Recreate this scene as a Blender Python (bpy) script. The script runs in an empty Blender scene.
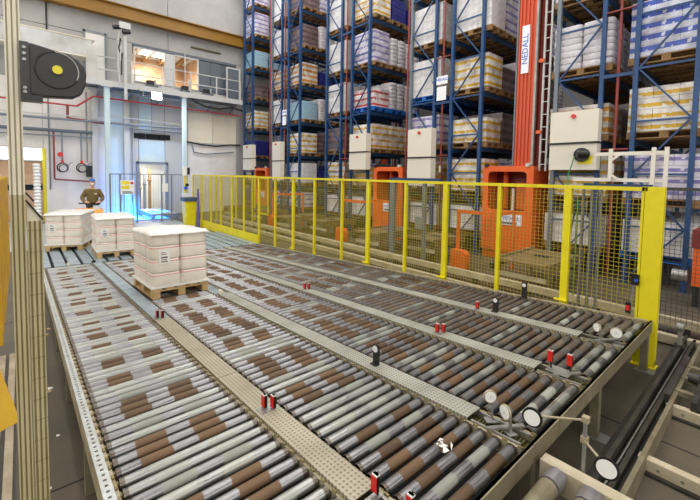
import bpy, math, random
from mathutils import Vector, Matrix
random.seed(7)
sc = bpy.context.scene
col = sc.collection

# ------------------------------------------------------------------ camera
cam_d = bpy.data.cameras.new('camera'); cam = bpy.data.objects.new('camera', cam_d); col.objects.link(cam)
cam_d.sensor_width = 36; cam_d.lens = 36 * 377.69 / 700
cam_d.shift_x = (350 - 342.03) / 700; cam_d.shift_y = (196.37 - 250) / 700
cam_d.clip_start = 0.05; cam_d.clip_end = 200
RIGHT = Vector((0.648, 0.761, 0.016)); DOWN = Vector((0.053, -0.025, -0.998)); FWD = Vector((-0.760, 0.648, -0.057))
FWD.normalize(); RIGHT = (RIGHT - FWD * RIGHT.dot(FWD)).normalized(); DOWN = FWD.cross(RIGHT)
m = Matrix.Identity(4)
for i in range(3):
    m[i][0] = RIGHT[i]; m[i][1] = -DOWN[i]; m[i][2] = -FWD[i]
m[0][3], m[1][3], m[2][3] = 0, 0, 2.13
cam.matrix_world = m
sc.camera = cam

# ------------------------------------------------------------------ light
world = bpy.data.worlds.new('world'); sc.world = world; world.use_nodes = True
world.node_tree.nodes['Background'].inputs[0].default_value = (0.9, 0.95, 1, 1)
world.node_tree.nodes['Background'].inputs[1].default_value = 0.25
sc.view_settings.view_transform = 'Standard'; sc.view_settings.look = 'None'
sc.view_settings.gamma = 1; sc.view_settings.use_curve_mapping = False
sc.view_settings.exposure = 0.15

def area(name, loc, sx, sy, power, colr=(1, 1, 1), rot=(0, 0, 0)):
    l = bpy.data.lights.new(name, 'AREA'); l.shape = 'RECTANGLE'; l.size = sx; l.size_y = sy; l.energy = power; l.color = colr
    o = bpy.data.objects.new(name, l); o.location = loc; o.rotation_euler = rot; col.objects.link(o); return o
# rows of ceiling fittings over the open floor and one over each crane aisle
for y, p in ((-3.0, 380), (1.0, 470), (5.0, 560), (8.3, 760)):
    area('ceiling_lights', (-7.5, y, 12.5), 24, 0.7, p, (1.0, 0.98, 0.95))
# unseen fill lights added at the walls behind the camera to brighten facing surfaces
area('fill_light', (-6, -7.8, 6.5), 24, 3, 900, (1.0, 0.98, 0.95), (math.radians(80), 0, 0))
area('fill_light', (8.8, 2.5, 6.5), 3, 16, 700, (1.0, 0.98, 0.95), (0, math.radians(80), 0))
for x in (-17.6, -13.2, -8.85, -4.5, 0.0):
    area('aisle_lights', (x, 13.5, 12.5), 0.8, 9, 70, (1.0, 0.98, 0.96))

# ------------------------------------------------------------------ helpers
def lin(c):
    c = c / 255.0
    return c / 12.92 if c <= 0.04045 else ((c + 0.055) / 1.055) ** 2.4
def rgb(t): return (lin(t[0]), lin(t[1]), lin(t[2]), 1)

def nodes_of(name):
    mt = bpy.data.materials.new(name); mt.use_nodes = True
    nt = mt.node_tree; return mt, nt, nt.nodes, nt.links, nt.nodes['Principled BSDF']

def mat(name, c, rough=0.5, metal=0.0, c2=None, scale=3.0, detail=4, bump=0.0, bscale=40, emit=None, estr=0, contrast=0.2, stretch=None, spec=0.5):
    mt, nt, N, L, b = nodes_of(name)
    b.inputs['Base Color'].default_value = rgb(c); b.inputs['Roughness'].default_value = rough; b.inputs['Metallic'].default_value = metal
    b.inputs['Specular IOR Level'].default_value = spec
    if emit:
        b.inputs['Emission Color'].default_value = rgb(emit); b.inputs['Emission Strength'].default_value = estr
    if c2 or bump:
        tc = N.new('ShaderNodeTexCoord'); mp = N.new('ShaderNodeMapping'); L.new(tc.outputs['Object'], mp.inputs[0])
        if stretch: mp.inputs['Scale'].default_value = stretch
    if c2:
        nz = N.new('ShaderNodeTexNoise'); nz.inputs['Scale'].default_value = scale; nz.inputs['Detail'].default_value = detail
        nz.inputs['Roughness'].default_value = 0.65
        L.new(mp.outputs[0], nz.inputs['Vector'])
        cr = N.new('ShaderNodeValToRGB'); cr.color_ramp.elements[0].position = 0.5 - contrast; cr.color_ramp.elements[1].position = 0.5 + contrast
        cr.color_ramp.elements[0].color = rgb(c); cr.color_ramp.elements[1].color = rgb(c2)
        L.new(nz.outputs[0], cr.inputs[0]); L.new(cr.outputs[0], b.inputs['Base Color'])
    if bump:
        n2 = N.new('ShaderNodeTexNoise'); n2.inputs['Scale'].default_value = bscale; n2.inputs['Detail'].default_value = 3
        L.new(mp.outputs[0], n2.inputs['Vector'])
        bp = N.new('ShaderNodeBump'); bp.inputs['Strength'].default_value = bump; bp.inputs['Distance'].default_value = 0.01
        L.new(n2.outputs[0], bp.inputs['Height']); L.new(bp.outputs[0], b.inputs['Normal'])
    return mt

def math_node(N, L, op, a, b=None):
    n = N.new('ShaderNodeMath'); n.operation = op
    for i, v in enumerate((a, b)):
        if v is None: continue
        if isinstance(v, (int, float)): n.inputs[i].default_value = v
        else: L.new(v, n.inputs[i])
    return n.outputs[0]

def roller_mat(name, band_a, band_b, shiny=(138, 137, 138), shiny_rough=0.32, lo=0.075, hi=0.25, band_metal=0.15, band_rough=0.65):
    """steel roller: worn bright where the pallet runners pass, bands between them keep their own coating, grimy collars at the ends"""
    mt, nt, N, L, b = nodes_of(name)
    tc = N.new('ShaderNodeTexCoord'); sp = N.new('ShaderNodeSeparateXYZ'); L.new(tc.outputs['Object'], sp.inputs[0])
    oi = N.new('ShaderNodeObjectInfo')
    ad = N.new('ShaderNodeVectorMath'); ad.operation = 'ADD'; L.new(tc.outputs['Object'], ad.inputs[0])
    cx = N.new('ShaderNodeCombineXYZ'); L.new(math_node(N, L, 'MULTIPLY', oi.outputs['Random'], 37.0), cx.inputs[0]); L.new(cx.outputs[0], ad.inputs[1])
    nz = N.new('ShaderNodeTexNoise'); nz.inputs['Scale'].default_value = 14; nz.inputs['Detail'].default_value = 4; L.new(ad.outputs[0], nz.inputs['Vector'])
    mp = N.new('ShaderNodeMapping'); mp.inputs['Scale'].default_value = (70, 5, 70); L.new(ad.outputs[0], mp.inputs[0])
    st = N.new('ShaderNodeTexNoise'); st.inputs['Scale'].default_value = 1.0; st.inputs['Detail'].default_value = 3; L.new(mp.outputs[0], st.inputs['Vector'])
    off = math_node(N, L, 'MULTIPLY', math_node(N, L, 'SUBTRACT', oi.outputs['Random'], 0.5), 0.05)
    y = math_node(N, L, 'ADD', sp.outputs[1], off)
    ay = math_node(N, L, 'ABSOLUTE', y)
    ay = math_node(N, L, 'ADD', ay, math_node(N, L, 'MULTIPLY', math_node(N, L, 'SUBTRACT', nz.outputs[0], 0.5), 0.02))
    mask = math_node(N, L, 'MULTIPLY', math_node(N, L, 'GREATER_THAN', ay, lo), math_node(N, L, 'LESS_THAN', ay, hi))
    cr = N.new('ShaderNodeValToRGB'); cr.color_ramp.elements[0].position = 0.25; cr.color_ramp.elements[1].position = 0.75
    cr.color_ramp.elements[0].color = rgb(band_a); cr.color_ramp.elements[1].color = rgb(band_b)
    L.new(math_node(N, L, 'ADD', math_node(N, L, 'MULTIPLY', oi.outputs['Random'], 0.4), math_node(N, L, 'MULTIPLY', st.outputs[0], 0.6)), cr.inputs[0])
    c2 = N.new('ShaderNodeValToRGB'); c2.color_ramp.elements[0].position = 0.3; c2.color_ramp.elements[1].position = 0.7
    c2.color_ramp.elements[0].color = rgb(tuple(int(q*0.9) for q in shiny)); c2.color_ramp.elements[1].color = rgb(tuple(min(255, int(q*1.07)) for q in shiny)); L.new(st.outputs[0], c2.inputs[0])
    mx = N.new('ShaderNodeMix'); mx.data_type = 'RGBA'; L.new(mask, mx.inputs[0]); L.new(c2.outputs[0], mx.inputs[6]); L.new(cr.outputs[0], mx.inputs[7])
    m3 = N.new('ShaderNodeMix'); m3.data_type = 'RGBA'; L.new(math_node(N, L, 'MULTIPLY', math_node(N, L, 'GREATER_THAN', math_node(N, L, 'ABSOLUTE', sp.outputs[1]), 0.372), 0.75), m3.inputs[0]); L.new(mx.outputs[2], m3.inputs[6]); m3.inputs[7].default_value = rgb((84, 70, 54))
    L.new(m3.outputs[2], b.inputs['Base Color'])
    L.new(math_node(N, L, 'ADD', math_node(N, L, 'MULTIPLY', mask, band_metal - 0.75), 0.75), b.inputs['Metallic'])
    L.new(math_node(N, L, 'ADD', math_node(N, L, 'ADD', math_node(N, L, 'MULTIPLY', mask, band_rough - shiny_rough), shiny_rough), math_node(N, L, 'MULTIPLY', math_node(N, L, 'SUBTRACT', st.outputs[0], 0.5), 0.25)), b.inputs['Roughness'])
    return mt

def tread_mat(name, c, c2):
    """dimpled anti-slip plate"""
    mt, nt, N, L, b = nodes_of(name)
    tc = N.new('ShaderNodeTexCoord')
    nz = N.new('ShaderNodeTexNoise'); nz.inputs['Scale'].default_value = 3; nz.inputs['Detail'].default_value = 6; L.new(tc.outputs['Object'], nz.inputs['Vector'])
    cr = N.new('ShaderNodeValToRGB'); cr.color_ramp.elements[0].color = rgb(c); cr.color_ramp.elements[1].color = rgb(c2)
    cr.color_ramp.elements[0].position = 0.3; cr.color_ramp.elements[1].position = 0.7
    L.new(nz.outputs[0], cr.inputs[0])
    vo = N.new('ShaderNodeTexVoronoi'); vo.voronoi_dimensions = '2D'; vo.inputs['Scale'].default_value = 36; vo.inputs['Randomness'].default_value = 0.0; L.new(tc.outputs['Object'], vo.inputs['Vector'])
    dot = math_node(N, L, 'LESS_THAN', vo.outputs['Distance'], 0.27)
    mx = N.new('ShaderNodeMix'); mx.data_type = 'RGBA'; L.new(math_node(N, L, 'MULTIPLY', dot, 0.6), mx.inputs[0]); L.new(cr.outputs[0], mx.inputs[6]); mx.inputs[7].default_value = rgb((70, 62, 50))
    L.new(mx.outputs[2], b.inputs['Base Color'])
    b.inputs['Roughness'].default_value = 0.5; b.inputs['Metallic'].default_value = 0.25
    bp = N.new('ShaderNodeBump'); bp.inputs['Strength'].default_value = 0.5; bp.inputs['Distance'].default_value = 0.004
    L.new(vo.outputs['Distance'], bp.inputs['Height']); L.new(bp.outputs[0], b.inputs['Normal'])
    return mt

def print_mat(name, base, ink, axis_bands, rough=0.45, patch=None):
    """carton or film with printed stripes: axis_bands = list of (centre, half width) along local z of one piece"""
    mt, nt, N, L, b = nodes_of(name)
    tc = N.new('ShaderNodeTexCoord'); sp = N.new('ShaderNodeSeparateXYZ'); L.new(tc.outputs['Object'], sp.inputs[0])
    tot = None
    zl = math_node(N, L, 'SUBTRACT', math_node(N, L, 'FLOORED_MODULO', math_node(N, L, 'ADD', sp.outputs[2], 0.11), 0.22), 0.11)
    for c, h in axis_bands:
        v = math_node(N, L, 'LESS_THAN', math_node(N, L, 'ABSOLUTE', math_node(N, L, 'SUBTRACT', zl, c)), h)
        tot = v if tot is None else math_node(N, L, 'MAXIMUM', tot, v)
    nz = N.new('ShaderNodeTexNoise'); nz.inputs['Scale'].default_value = 9; nz.inputs['Detail'].default_value = 2; L.new(tc.outputs['Object'], nz.inputs['Vector'])
    tot = math_node(N, L, 'MULTIPLY', tot, math_node(N, L, 'GREATER_THAN', nz.outputs[0], 0.38))
    mx = N.new('ShaderNodeMix'); mx.data_type = 'RGBA'; L.new(tot, mx.inputs[0]); mx.inputs[6].default_value = rgb(base); mx.inputs[7].default_value = rgb(ink)
    n2 = N.new('ShaderNodeTexNoise'); n2.inputs['Scale'].default_value = 4; n2.inputs['Detail'].default_value = 5
    ge = N.new('ShaderNodeNewGeometry'); L.new(ge.outputs['Position'], n2.inputs['Vector'])
    cw_ = N.new('ShaderNodeValToRGB'); cw_.color_ramp.elements[0].position = 0.35; cw_.color_ramp.elements[1].position = 0.62
    cw_.color_ramp.elements[0].color = rgb((196, 190, 192)); cw_.color_ramp.elements[1].color = (1, 1, 1, 1); L.new(n2.outputs[0], cw_.inputs[0])
    mm = N.new('ShaderNodeMix'); mm.data_type = 'RGBA'; mm.blend_type = 'MULTIPLY'; mm.inputs[0].default_value = 1.0; L.new(mx.outputs[2], mm.inputs[6]); L.new(cw_.outputs[0], mm.inputs[7])
    L.new(mm.outputs[2], b.inputs['Base Color']); b.inputs['Roughness'].default_value = rough
    return mt

class MB:
    def __init__(s): s.v = []; s.f = []; s.smooth = []
    def add(s, vs, fs, smooth=False):
        o = len(s.v); s.v += [tuple(p) for p in vs]
        for f in fs: s.f.append([i + o for i in f]); s.smooth.append(smooth)
        return s
    def box(s, a, b):
        x0, y0, z0 = a; x1, y1, z1 = b
        return s.add([(x0,y0,z0),(x1,y0,z0),(x1,y1,z0),(x0,y1,z0),(x0,y0,z1),(x1,y0,z1),(x1,y1,z1),(x0,y1,z1)],
                     [(0,3,2,1),(4,5,6,7),(0,1,5,4),(1,2,6,5),(2,3,7,6),(3,0,4,7)])
    def cbox(s, c, d): return s.box([c[i]-d[i]/2 for i in range(3)], [c[i]+d[i]/2 for i in range(3)])
    def bar(s, p, q, w, h, up=(0, 0, 1)):
        p = Vector(p); q = Vector(q); d = (q - p).normalized(); u = Vector(up)
        if abs(d.dot(u)) > 0.99: u = Vector((1, 0, 0))
        a = d.cross(u).normalized(); b = a.cross(d).normalized()
        vs = []
        for e in (p, q):
            for i, j in ((-1,-1),(1,-1),(1,1),(-1,1)): vs.append(e + a*(i*w/2) + b*(j*h/2))
        return s.add(vs, [(0,3,2,1),(4,5,6,7),(0,1,5,4),(1,2,6,5),(2,3,7,6),(3,0,4,7)])
    def cyl(s, p, q, r, n=12, r2=None, caps=True, smooth=True):
        p = Vector(p); q = Vector(q); d = (q - p).normalized(); r2 = r if r2 is None else r2
        u = Vector((0,0,1)) if abs(d.z) < 0.9 else Vector((1,0,0))
        a = d.cross(u).normalized(); b = a.cross(d)
        vs = [p + (a*math.cos(2*math.pi*k/n) + b*math.sin(2*math.pi*k/n))*r for k in range(n)] + \
             [q + (a*math.cos(2*math.pi*k/n) + b*math.sin(2*math.pi*k/n))*r2 for k in range(n)]
        s.add(vs, [(k, (k+1) % n, n+(k+1) % n, n+k) for k in range(n)], smooth)
        if caps: s.add(vs, [tuple(range(n))[::-1], tuple(range(n, 2*n))])
        return s
    def path(s, pts, r, n=6):
        for a, b in zip(pts[:-1], pts[1:]): s.cyl(a, b, r, n)
        return s
    def torus(s, c, axis, R, r, n=20, k=6):
        c = Vector(c); d = Vector(axis).normalized(); u = Vector((0,0,1)) if abs(d.z) < 0.9 else Vector((1,0,0))
        a = d.cross(u).normalized(); b = a.cross(d); vs = []
        for i in range(n):
            t = 2*math.pi*i/n; e = a*math.cos(t) + b*math.sin(t)
            for j in range(k):
                w = 2*math.pi*j/k; vs.append(c + e*(R + r*math.cos(w)) + d*(r*math.sin(w)))
        fs = [(i*k+j, ((i+1)%n)*k+j, ((i+1)%n)*k+(j+1)%k, i*k+(j+1)%k) for i in range(n) for j in range(k)]
        return s.add(vs, fs, True)
    def extrude(s, poly, axis, lo, hi):
        """poly of 2-D points, extruded along axis 0/1/2"""
        n = len(poly)
        def P(p, t):
            if axis == 0: return (t, p[0], p[1])
            if axis == 1: return (p[0], t, p[1])
            return (p[0], p[1], t)
        vs = [P(p, lo) for p in poly] + [P(p, hi) for p in poly]
        return s.add(vs, [(k, (k+1)%n, n+(k+1)%n, n+k) for k in range(n)] + [tuple(range(n))[::-1], tuple(range(n, 2*n))])
    def mesh(s, name):
        me = bpy.data.meshes.new(name); me.from_pydata(s.v, [], s.f); me.polygons.foreach_set('use_smooth', s.smooth); me.update()
        import bmesh
        bm = bmesh.new(); bm.from_mesh(me); bmesh.ops.recalc_face_normals(bm, faces=bm.faces); bm.to_mesh(me); bm.free()
        return me
    def build(s, name, material, parent=None, loc=None, kind=None):
        return link(name, s.mesh(name), material, parent, loc, kind=kind)

def link(name, me, material, parent=None, loc=None, rot=None, kind=None, slot=False):
    o = bpy.data.objects.new(name, me); col.objects.link(o)
    if not me.materials: me.materials.append(material)
    if slot:
        o.material_slots[0].link = 'OBJECT'; o.material_slots[0].material = material
    if parent is not None: o.parent = parent
    if loc is not None: o.location = loc
    if rot is not None: o.rotation_euler = rot
    if kind: o['kind'] = kind
    return o
def tag(o, label, cat, group=None):
    o['label'] = label; o['category'] = cat
    if group: o['group'] = group
    return o
def thing(name, label, cat, loc=(0, 0, 0), rot=None, group=None):
    o = bpy.data.objects.new(name, None); col.objects.link(o); o.empty_display_size = 0.1; o.location = loc
    if rot: o.rotation_euler = rot
    return tag(o, label, cat, group)
def copy_tree(o, parent=None):
    c = o.copy(); col.objects.link(c); c.parent = parent
    for ch in o.children: copy_tree(ch, c)
    return c
def structure(o): o['kind'] = 'structure'; return o
def text_mesh(body, size, depth=0.002, align='CENTER'):
    cu = bpy.data.curves.new('lettering', 'FONT'); cu.body = body; cu.size = size; cu.extrude = depth; cu.align_x = align; cu.align_y = 'CENTER'; cu.resolution_u = 2
    o = bpy.data.objects.new('lettering', cu); col.objects.link(o)
    bpy.context.view_layer.update()
    me = bpy.data.meshes.new_from_object(o.evaluated_get(bpy.context.evaluated_depsgraph_get()))
    bpy.data.objects.remove(o); bpy.data.curves.remove(cu); me.materials.clear(); return me

# ------------------------------------------------------------------ materials
M = {}
M['floor'] = mat('dirty_concrete', (66, 60, 50), 0.6, 0, (100, 90, 72), 0.9, 8, 0.25, 18, contrast=0.22)
M['floor_pale'] = mat('pale_concrete', (176, 184, 188), 0.4, 0, (142, 148, 150), 1.2, 6, contrast=0.25)
M['wall_white'] = mat('white_painted_wall', (236, 232, 226), 0.7, 0, (216, 211, 204), 1.1, 6, 0.12, 30)
M['wall_grey'] = mat('grey_panel_wall', (176, 174, 171), 0.7, 0, (158, 156, 154), 0.6, 5, 0.08, 20)
M['wall_plain'] = mat('plain_wall', (205, 203, 200), 0.8)
M['ceiling'] = mat('ceiling_sheet', (210, 210, 208), 0.8)
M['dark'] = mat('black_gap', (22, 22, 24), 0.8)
M['ochre'] = mat('ochre_paint', (150, 106, 8), 0.5, 0, (128, 90, 8), 0.8, 5)
M['yellow'] = mat('safety_yellow', (238, 224, 26), 0.42, 0, (222, 204, 20), 3, 4)
M['golden'] = mat('golden_yellow_paint', (216, 172, 22), 0.5, 0, (196, 150, 16), 4, 4)
M['yellow_wire'] = mat('yellow_wire_paint', (178, 162, 38), 0.5)
M['dark_wire'] = mat('dark_wire_paint', (60, 60, 62), 0.5)
M['steel'] = mat('galvanised_steel', (168, 168, 164), 0.42, 0.6, (140, 138, 132), 6, 4)
M['rail_cream'] = mat('worn_cream_steel', (196, 188, 160), 0.5, 0.2, (128, 110, 76), 7, 6, contrast=0.25)
M['rail_bright'] = mat('bright_perforated_steel', (206, 212, 212), 0.4, 0.4, (176, 176, 168), 5, 4)
M['end_beam'] = mat('oily_end_channel', (152, 143, 116), 0.5, 0.15, (104, 95, 74), 5, 7, contrast=0.25)
M['tread_tan'] = tread_mat('tan_tread_plate', (180, 171, 150), (154, 145, 124))
M['tread_grey'] = tread_mat('grey_tread_plate', (178, 178, 166), (150, 148, 136))
M['tread_blue'] = mat('bluish_floor_plate', (168, 186, 194), 0.4, 0.3, (138, 152, 158), 3, 5)
M['roll_rust'] = roller_mat('rusted_roller', (76, 57, 40), (114, 88, 62))
M['roll_grey'] = roller_mat('coated_roller', (132, 134, 126), (162, 162, 150))
M['roll_plain'] = roller_mat('plain_roller', (146, 148, 142), (164, 164, 154), shiny=(154, 155, 151), band_metal=0.5, band_rough=0.38)
M['roll_dull'] = roller_mat('dull_roller', (84, 72, 60), (112, 99, 84), shiny=(130, 127, 126), shiny_rough=0.36)
M['axle'] = mat('axle_clips', (100, 90, 70), 0.5, 0.3, (150, 134, 84), 30, 2, contrast=0.2)
M['olive'] = mat('greasy_chain_box', (112, 106, 58), 0.5, 0.3, (70, 66, 40), 20, 4)
M['black'] = mat('black_plastic', (24, 24, 26), 0.35)
M['charcoal'] = mat('charcoal_housing', (30, 30, 28), 0.45, 0, (38, 37, 34), 8, 3)
M['white_disc'] = mat('white_reflector', (236, 236, 230), 0.25)
M['red'] = mat('red_reflector', (214, 40, 30), 0.35)
M['alu'] = mat('anodised_profile', (230, 222, 198), 0.4, 0.0, (220, 211, 186), 2, 4)
M['alu_low'] = mat('yellowish_profile', (196, 184, 142), 0.45, 0.0, (178, 166, 122), 2, 4)
M['wood'] = mat('pallet_wood', (206, 176, 124), 0.75, 0, (176, 142, 92), 6, 5, 0.15, 60)
M['wood_old'] = mat('worn_pallet_wood', (160, 124, 78), 0.8, 0, (122, 92, 56), 6, 5)
M['pallet_blue'] = mat('blue_pallet_paint', (30, 104, 190), 0.5)
M['bale'] = mat('cream_wrapped_bale', (240, 232, 218), 0.4, 0, (230, 221, 206), 8, 4, 0.1, 25)
M['film'] = mat('white_cover_film', (238, 236, 230), 0.3, 0, (224, 220, 212), 7, 4, 0.35, 14)
M['tape'] = mat('pink_tape', (232, 160, 162), 0.5)
M['paper'] = mat('white_paper', (240, 238, 232), 0.6)
M['ink'] = mat('grey_print', (96, 92, 92), 0.6)
M['rack_blue'] = mat('rack_blue_paint', (26, 74, 124), 0.42, 0, (20, 58, 102), 2, 4)
M['beam_blue'] = mat('rack_beam_paint', (24, 62, 100), 0.5)
M['upright_grey'] = mat('grey_upright_paint', (112, 122, 130), 0.45, 0.2)
M['pipe_red'] = mat('sprinkler_red', (132, 52, 46), 0.5)
M['pipe_bright_red'] = mat('red_pipe_paint', (176, 40, 40), 0.5)
M['orange'] = mat('crane_orange', (236, 108, 40), 0.45, 0, (222, 92, 30), 2, 4)
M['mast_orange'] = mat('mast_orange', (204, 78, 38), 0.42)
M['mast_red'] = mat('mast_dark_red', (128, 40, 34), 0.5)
M['cabinet'] = mat('cream_cabinet', (226, 220, 204), 0.45)
M['sign_white'] = mat('sign_white', (238, 240, 244), 0.4)
M['sign_blue'] = mat('sign_blue', (40, 92, 196), 0.5)
M['white_tube'] = mat('white_tube', (232, 226, 214), 0.4)
M['green'] = mat('green_cable', (30, 120, 60), 0.5)
M['conveyor_tan'] = mat('tan_conveyor', (136, 116, 82), 0.6, 0.1, (98, 82, 58), 4, 5)
M['rail_white'] = mat('cream_track', (206, 196, 170), 0.55, 0, (160, 146, 116), 4, 6, contrast=0.25)
M['track_dark'] = mat('oily_track', (78, 75, 69), 0.45, 0.3, (48, 46, 42), 5, 5)
M['pale_blue'] = mat('pale_blue_paint', (206, 224, 228), 0.5, 0, (192, 212, 218), 1.5, 4)
M['grey_paint'] = mat('grey_paint', (128, 134, 138), 0.5)
M['dark_grey_panel'] = mat('dark_grey_panel', (96, 104, 112), 0.5)
M['light_grey'] = mat('light_grey_paint', (196, 196, 192), 0.5)
M['cream_panel'] = mat('cream_panel', (246, 238, 218), 0.55, 0, (234, 222, 198), 0.8, 5)
M['warm_wall'] = mat('warm_room_wall', (206, 174, 142), 0.8, 0, (170, 128, 92), 1.4, 5)
M['sheet_metal'] = mat('sheet_cladding', (206, 208, 208), 0.3, 0.55, (150, 146, 138), 0.9, 5, contrast=0.25)
M['daylight'] = mat('daylight_pane', (255, 255, 255), 0.5, emit=(255, 255, 255), estr=2.2)
M['flood'] = mat('floodlight_lens', (255, 255, 255), 0.3, emit=(225, 244, 255), estr=30)
M['bluelamp'] = mat('blue_bin_grey', (70, 84, 110), 0.5)
M['purple'] = mat('violet_pole', (90, 84, 150), 0.5)
M['skin'] = mat('skin', (214, 168, 140), 0.5)
M['sweater'] = mat('olive_sweatshirt', (118, 100, 54), 0.85, 0, (98, 82, 44), 9, 4, 0.3, 60)
M['trousers'] = mat('dark_trousers', (46, 46, 52), 0.85)
M['hairnet'] = mat('blue_hairnet', (66, 112, 180), 0.8)
M['truck_orange'] = mat('truck_orange', (232, 156, 42), 0.45)
# goods in the racks
M['g_yellow'] = print_mat('white_carton_yellow_print', (236, 232, 224), (220, 176, 36), [(-0.03, 0.04)])
M['g_yellow2'] = print_mat('tan_carton_yellow_print', (216, 196, 160), (206, 160, 30), [(0.03, 0.045)])
M['g_amber'] = print_mat('amber_jar_tray', (222, 214, 204), (206, 140, 36), [(-0.02, 0.05)])
M['g_brown'] = print_mat('violet_brown_wrapped_carton', (136, 116, 112), (98, 82, 88), [(0.0, 0.05)], 0.3)
M['g_white'] = mat('white_goods', (238, 235, 232), 0.35, 0, (198, 194, 196), 5, 5, 0.2, 12)
M['g_sack'] = mat('white_sack', (228, 224, 226), 0.45, 0, (198, 192, 200), 9, 4, 0.2, 20)
M['g_lilac'] = print_mat('lilac_wrapped_carton', (226, 222, 234), (140, 132, 190), [(0.02, 0.035)], 0.3)
M['g_bluefilm'] = print_mat('blue_film_carton', (228, 232, 244), (84, 108, 200), [(0.04, 0.05)], 0.25)
M['g_blue'] = mat('dark_blue_crate', (44, 48, 140), 0.4, 0, (34, 38, 112), 5, 3)
M['g_sky'] = mat('light_blue_tray', (176, 208, 224), 0.4, 0, (146, 180, 200), 8, 3)
M['g_red'] = print_mat('white_carton_red_print', (238, 226, 224), (206, 62, 70), [(-0.04, 0.035)])

# ------------------------------------------------------------------ the building
XW = -20.4
fl = structure(MB().box((-26, -8, -0.2), (9, 32, 0)).build('floor', M['floor']))
for a, b in (((-12.5, 3.93), (9, 3.945)), ((-12.5, -0.72), (9, -0.705)), ((-12.5, 8.6), (9, 8.612)), ((-3.05, -8), (-3.038, 3.93)), ((-6.9, -8), (-6.888, 3.93)), ((-0.2, -8), (-0.188, 8.6)), ((-4.6, 3.945), (-4.588, 8.6)), ((-9.6, 3.945), (-9.588, 8.6))):
    MB().box((a[0], a[1], 0), (b[0], b[1], 0.0015)).build('joint', M['dark'], fl)
fp = structure(MB().box((-20.4, -8, 0.0), (-12.9, 5.2, 0.004)).build('floor_entry', M['floor_pale']))
structure(MB().box((-26, -8, 13), (9, 32, 13.2)).build('ceiling', M['ceiling']))
structure(MB().box((9, -8, 0), (9.2, 32, 13)).build('wall_right', M['wall_plain']))
structure(MB().box((-20.7, -8.2, 0), (9, -8, 13)).build('wall_front', M['wall_plain']))
structure(MB().box((-20.7, 32, 0), (9, 32.2, 13)).build('wall_back', M['wall_plain']))
wl = bpy.data.objects.new('wall_left', None); col.objects.link(wl); wl.location = (XW, 0, 0); structure(wl)
def panel(y0, y1, z0, z1, m, t=0.25, out=0.0, name='panel', g=0.012):
    return MB().box((-t, y0 + g, z0 + g), (out, y1 - g, z1 - g)).build(name, M[m], wl)
structure(MB().box((XW - 0.33, -8, 8.1), (XW - 0.26, 32, 13)).build('wall_core', M['dark']))
cols = [-8, -3.8, 1.0, 5.8, 10.6, 15.4, 20.2, 32]
for a, b in zip(cols[:-1], cols[1:]):
    panel(a, b, 9.72, 13, 'wall_grey'); panel(a, b, 8.2, 9.72, 'wall_grey')
for a, b in ((-8, -3.8), (-3.8, 1.0), (1.0, 4.2)): panel(a, b, 5.9, 8.2, 'wall_grey')
panel(9.4, 32, 0, 8.2, 'wall_grey', g=0)
panel(-8, -3.4, 0, 5.9, 'wall_white'); panel(-3.4, 0.78, 3.08, 5.9, 'wall_white'); panel(-3.4, 0.78, 1.52, 2.5, 'warm_wall'); panel(-3.4, 0.78, 0, 1.28, 'warm_wall')
panel(-3.4, 0.78, 1.28, 1.52, 'dark', out=-0.02, name='rubber_strip')
panel(0.78, 3.1, 0, 5.9, 'wall_white', g=0.004)
panel(3.1, 3.95, 0, 5.9, 'pale_blue', out=0.05); panel(3.95, 4.41, 0, 5.9, 'light_grey'); panel(5.6, 6.7, 0, 5.9, 'light_grey')
panel(4.41, 5.0, 4.05, 5.9, 'pale_blue'); panel(5.0, 5.6, 4.05, 5.9, 'light_grey'); panel(4.41, 5.6, 2.6, 3.7, 'pale_blue')
for i in range(3): panel(4.2 + i*0.57, 4.72 + i*0.57, 3.72, 4.0, 'dark', out=0.03, name='vent_slot')
panel(6.7, 9.4, 0, 3.7, 'wall_white'); panel(6.7, 8.05, 3.7, 5.3, 'cream_panel', out=0.03); panel(8.05, 9.4, 3.7, 5.3, 'cream_panel', out=0.03); panel(6.7, 9.4, 5.3, 5.9, 'light_grey')
# office front on the gallery
panel(4.2, 9.4, 8.05, 8.2, 'dark_grey_panel', out=0.05); panel(4.2, 9.4, 5.9, 6.42, 'light_grey')
panel(5.66, 6.06, 6.42, 8.05, 'light_grey', out=0.03)
for i in range(2): panel(7.3 + i*0.62, 7.92 + i*0.62, 6.42, 8.05, 'dark_grey_panel', out=0.02)
panel(8.54, 9.4, 6.42, 8.05, 'dark_grey_panel', out=-0.02)
def window(n, y0, y1, z0, z1):
    w = bpy.data.objects.new('window_%d' % n, None); col.objects.link(w); w.location = (XW, (y0+y1)/2, z0); structure(w)
    h = (y1-y0)/2; t = 0.05
    MB().box((-0.06, -h, 0), (0.06, -h+t, z1-z0)).box((-0.06, h-t, 0), (0.06, h, z1-z0)).box((-0.06, -h+t, 0), (0.06, h-t, t)).box((-0.06, -h+t, z1-z0-t), (0.06, h-t, z1-z0)).build('window_frame', M['light_grey'], w)
    return w
def glass():
    mt, nt, N, L, b = nodes_of('window_glass')
    b.inputs['Transmission Weight'].default_value = 1; b.inputs['Roughness'].default_value = 0.0; b.inputs['IOR'].default_value = 1.02; b.inputs['Base Color'].default_value = (1, 1, 1, 1)
    return mt
M['glass'] = glass()
for n, (a, b) in enumerate(((4.25, 5.66), (6.06, 7.3))):
    w = window(n + 1, a, b, 6.42, 8.05); h = (b-a)/2
    MB().box((-0.01, -h+0.05, 0.05), (0.0, h-0.05, 1.58)).build('pane', M['glass'], w)
w3 = window(3, -3.4, 0.78, 2.5, 3.08)
MB().box((-0.04, -2.04, 0.05), (-0.03, 2.04, 0.53)).build('pane', M['daylight'], w3)
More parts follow.
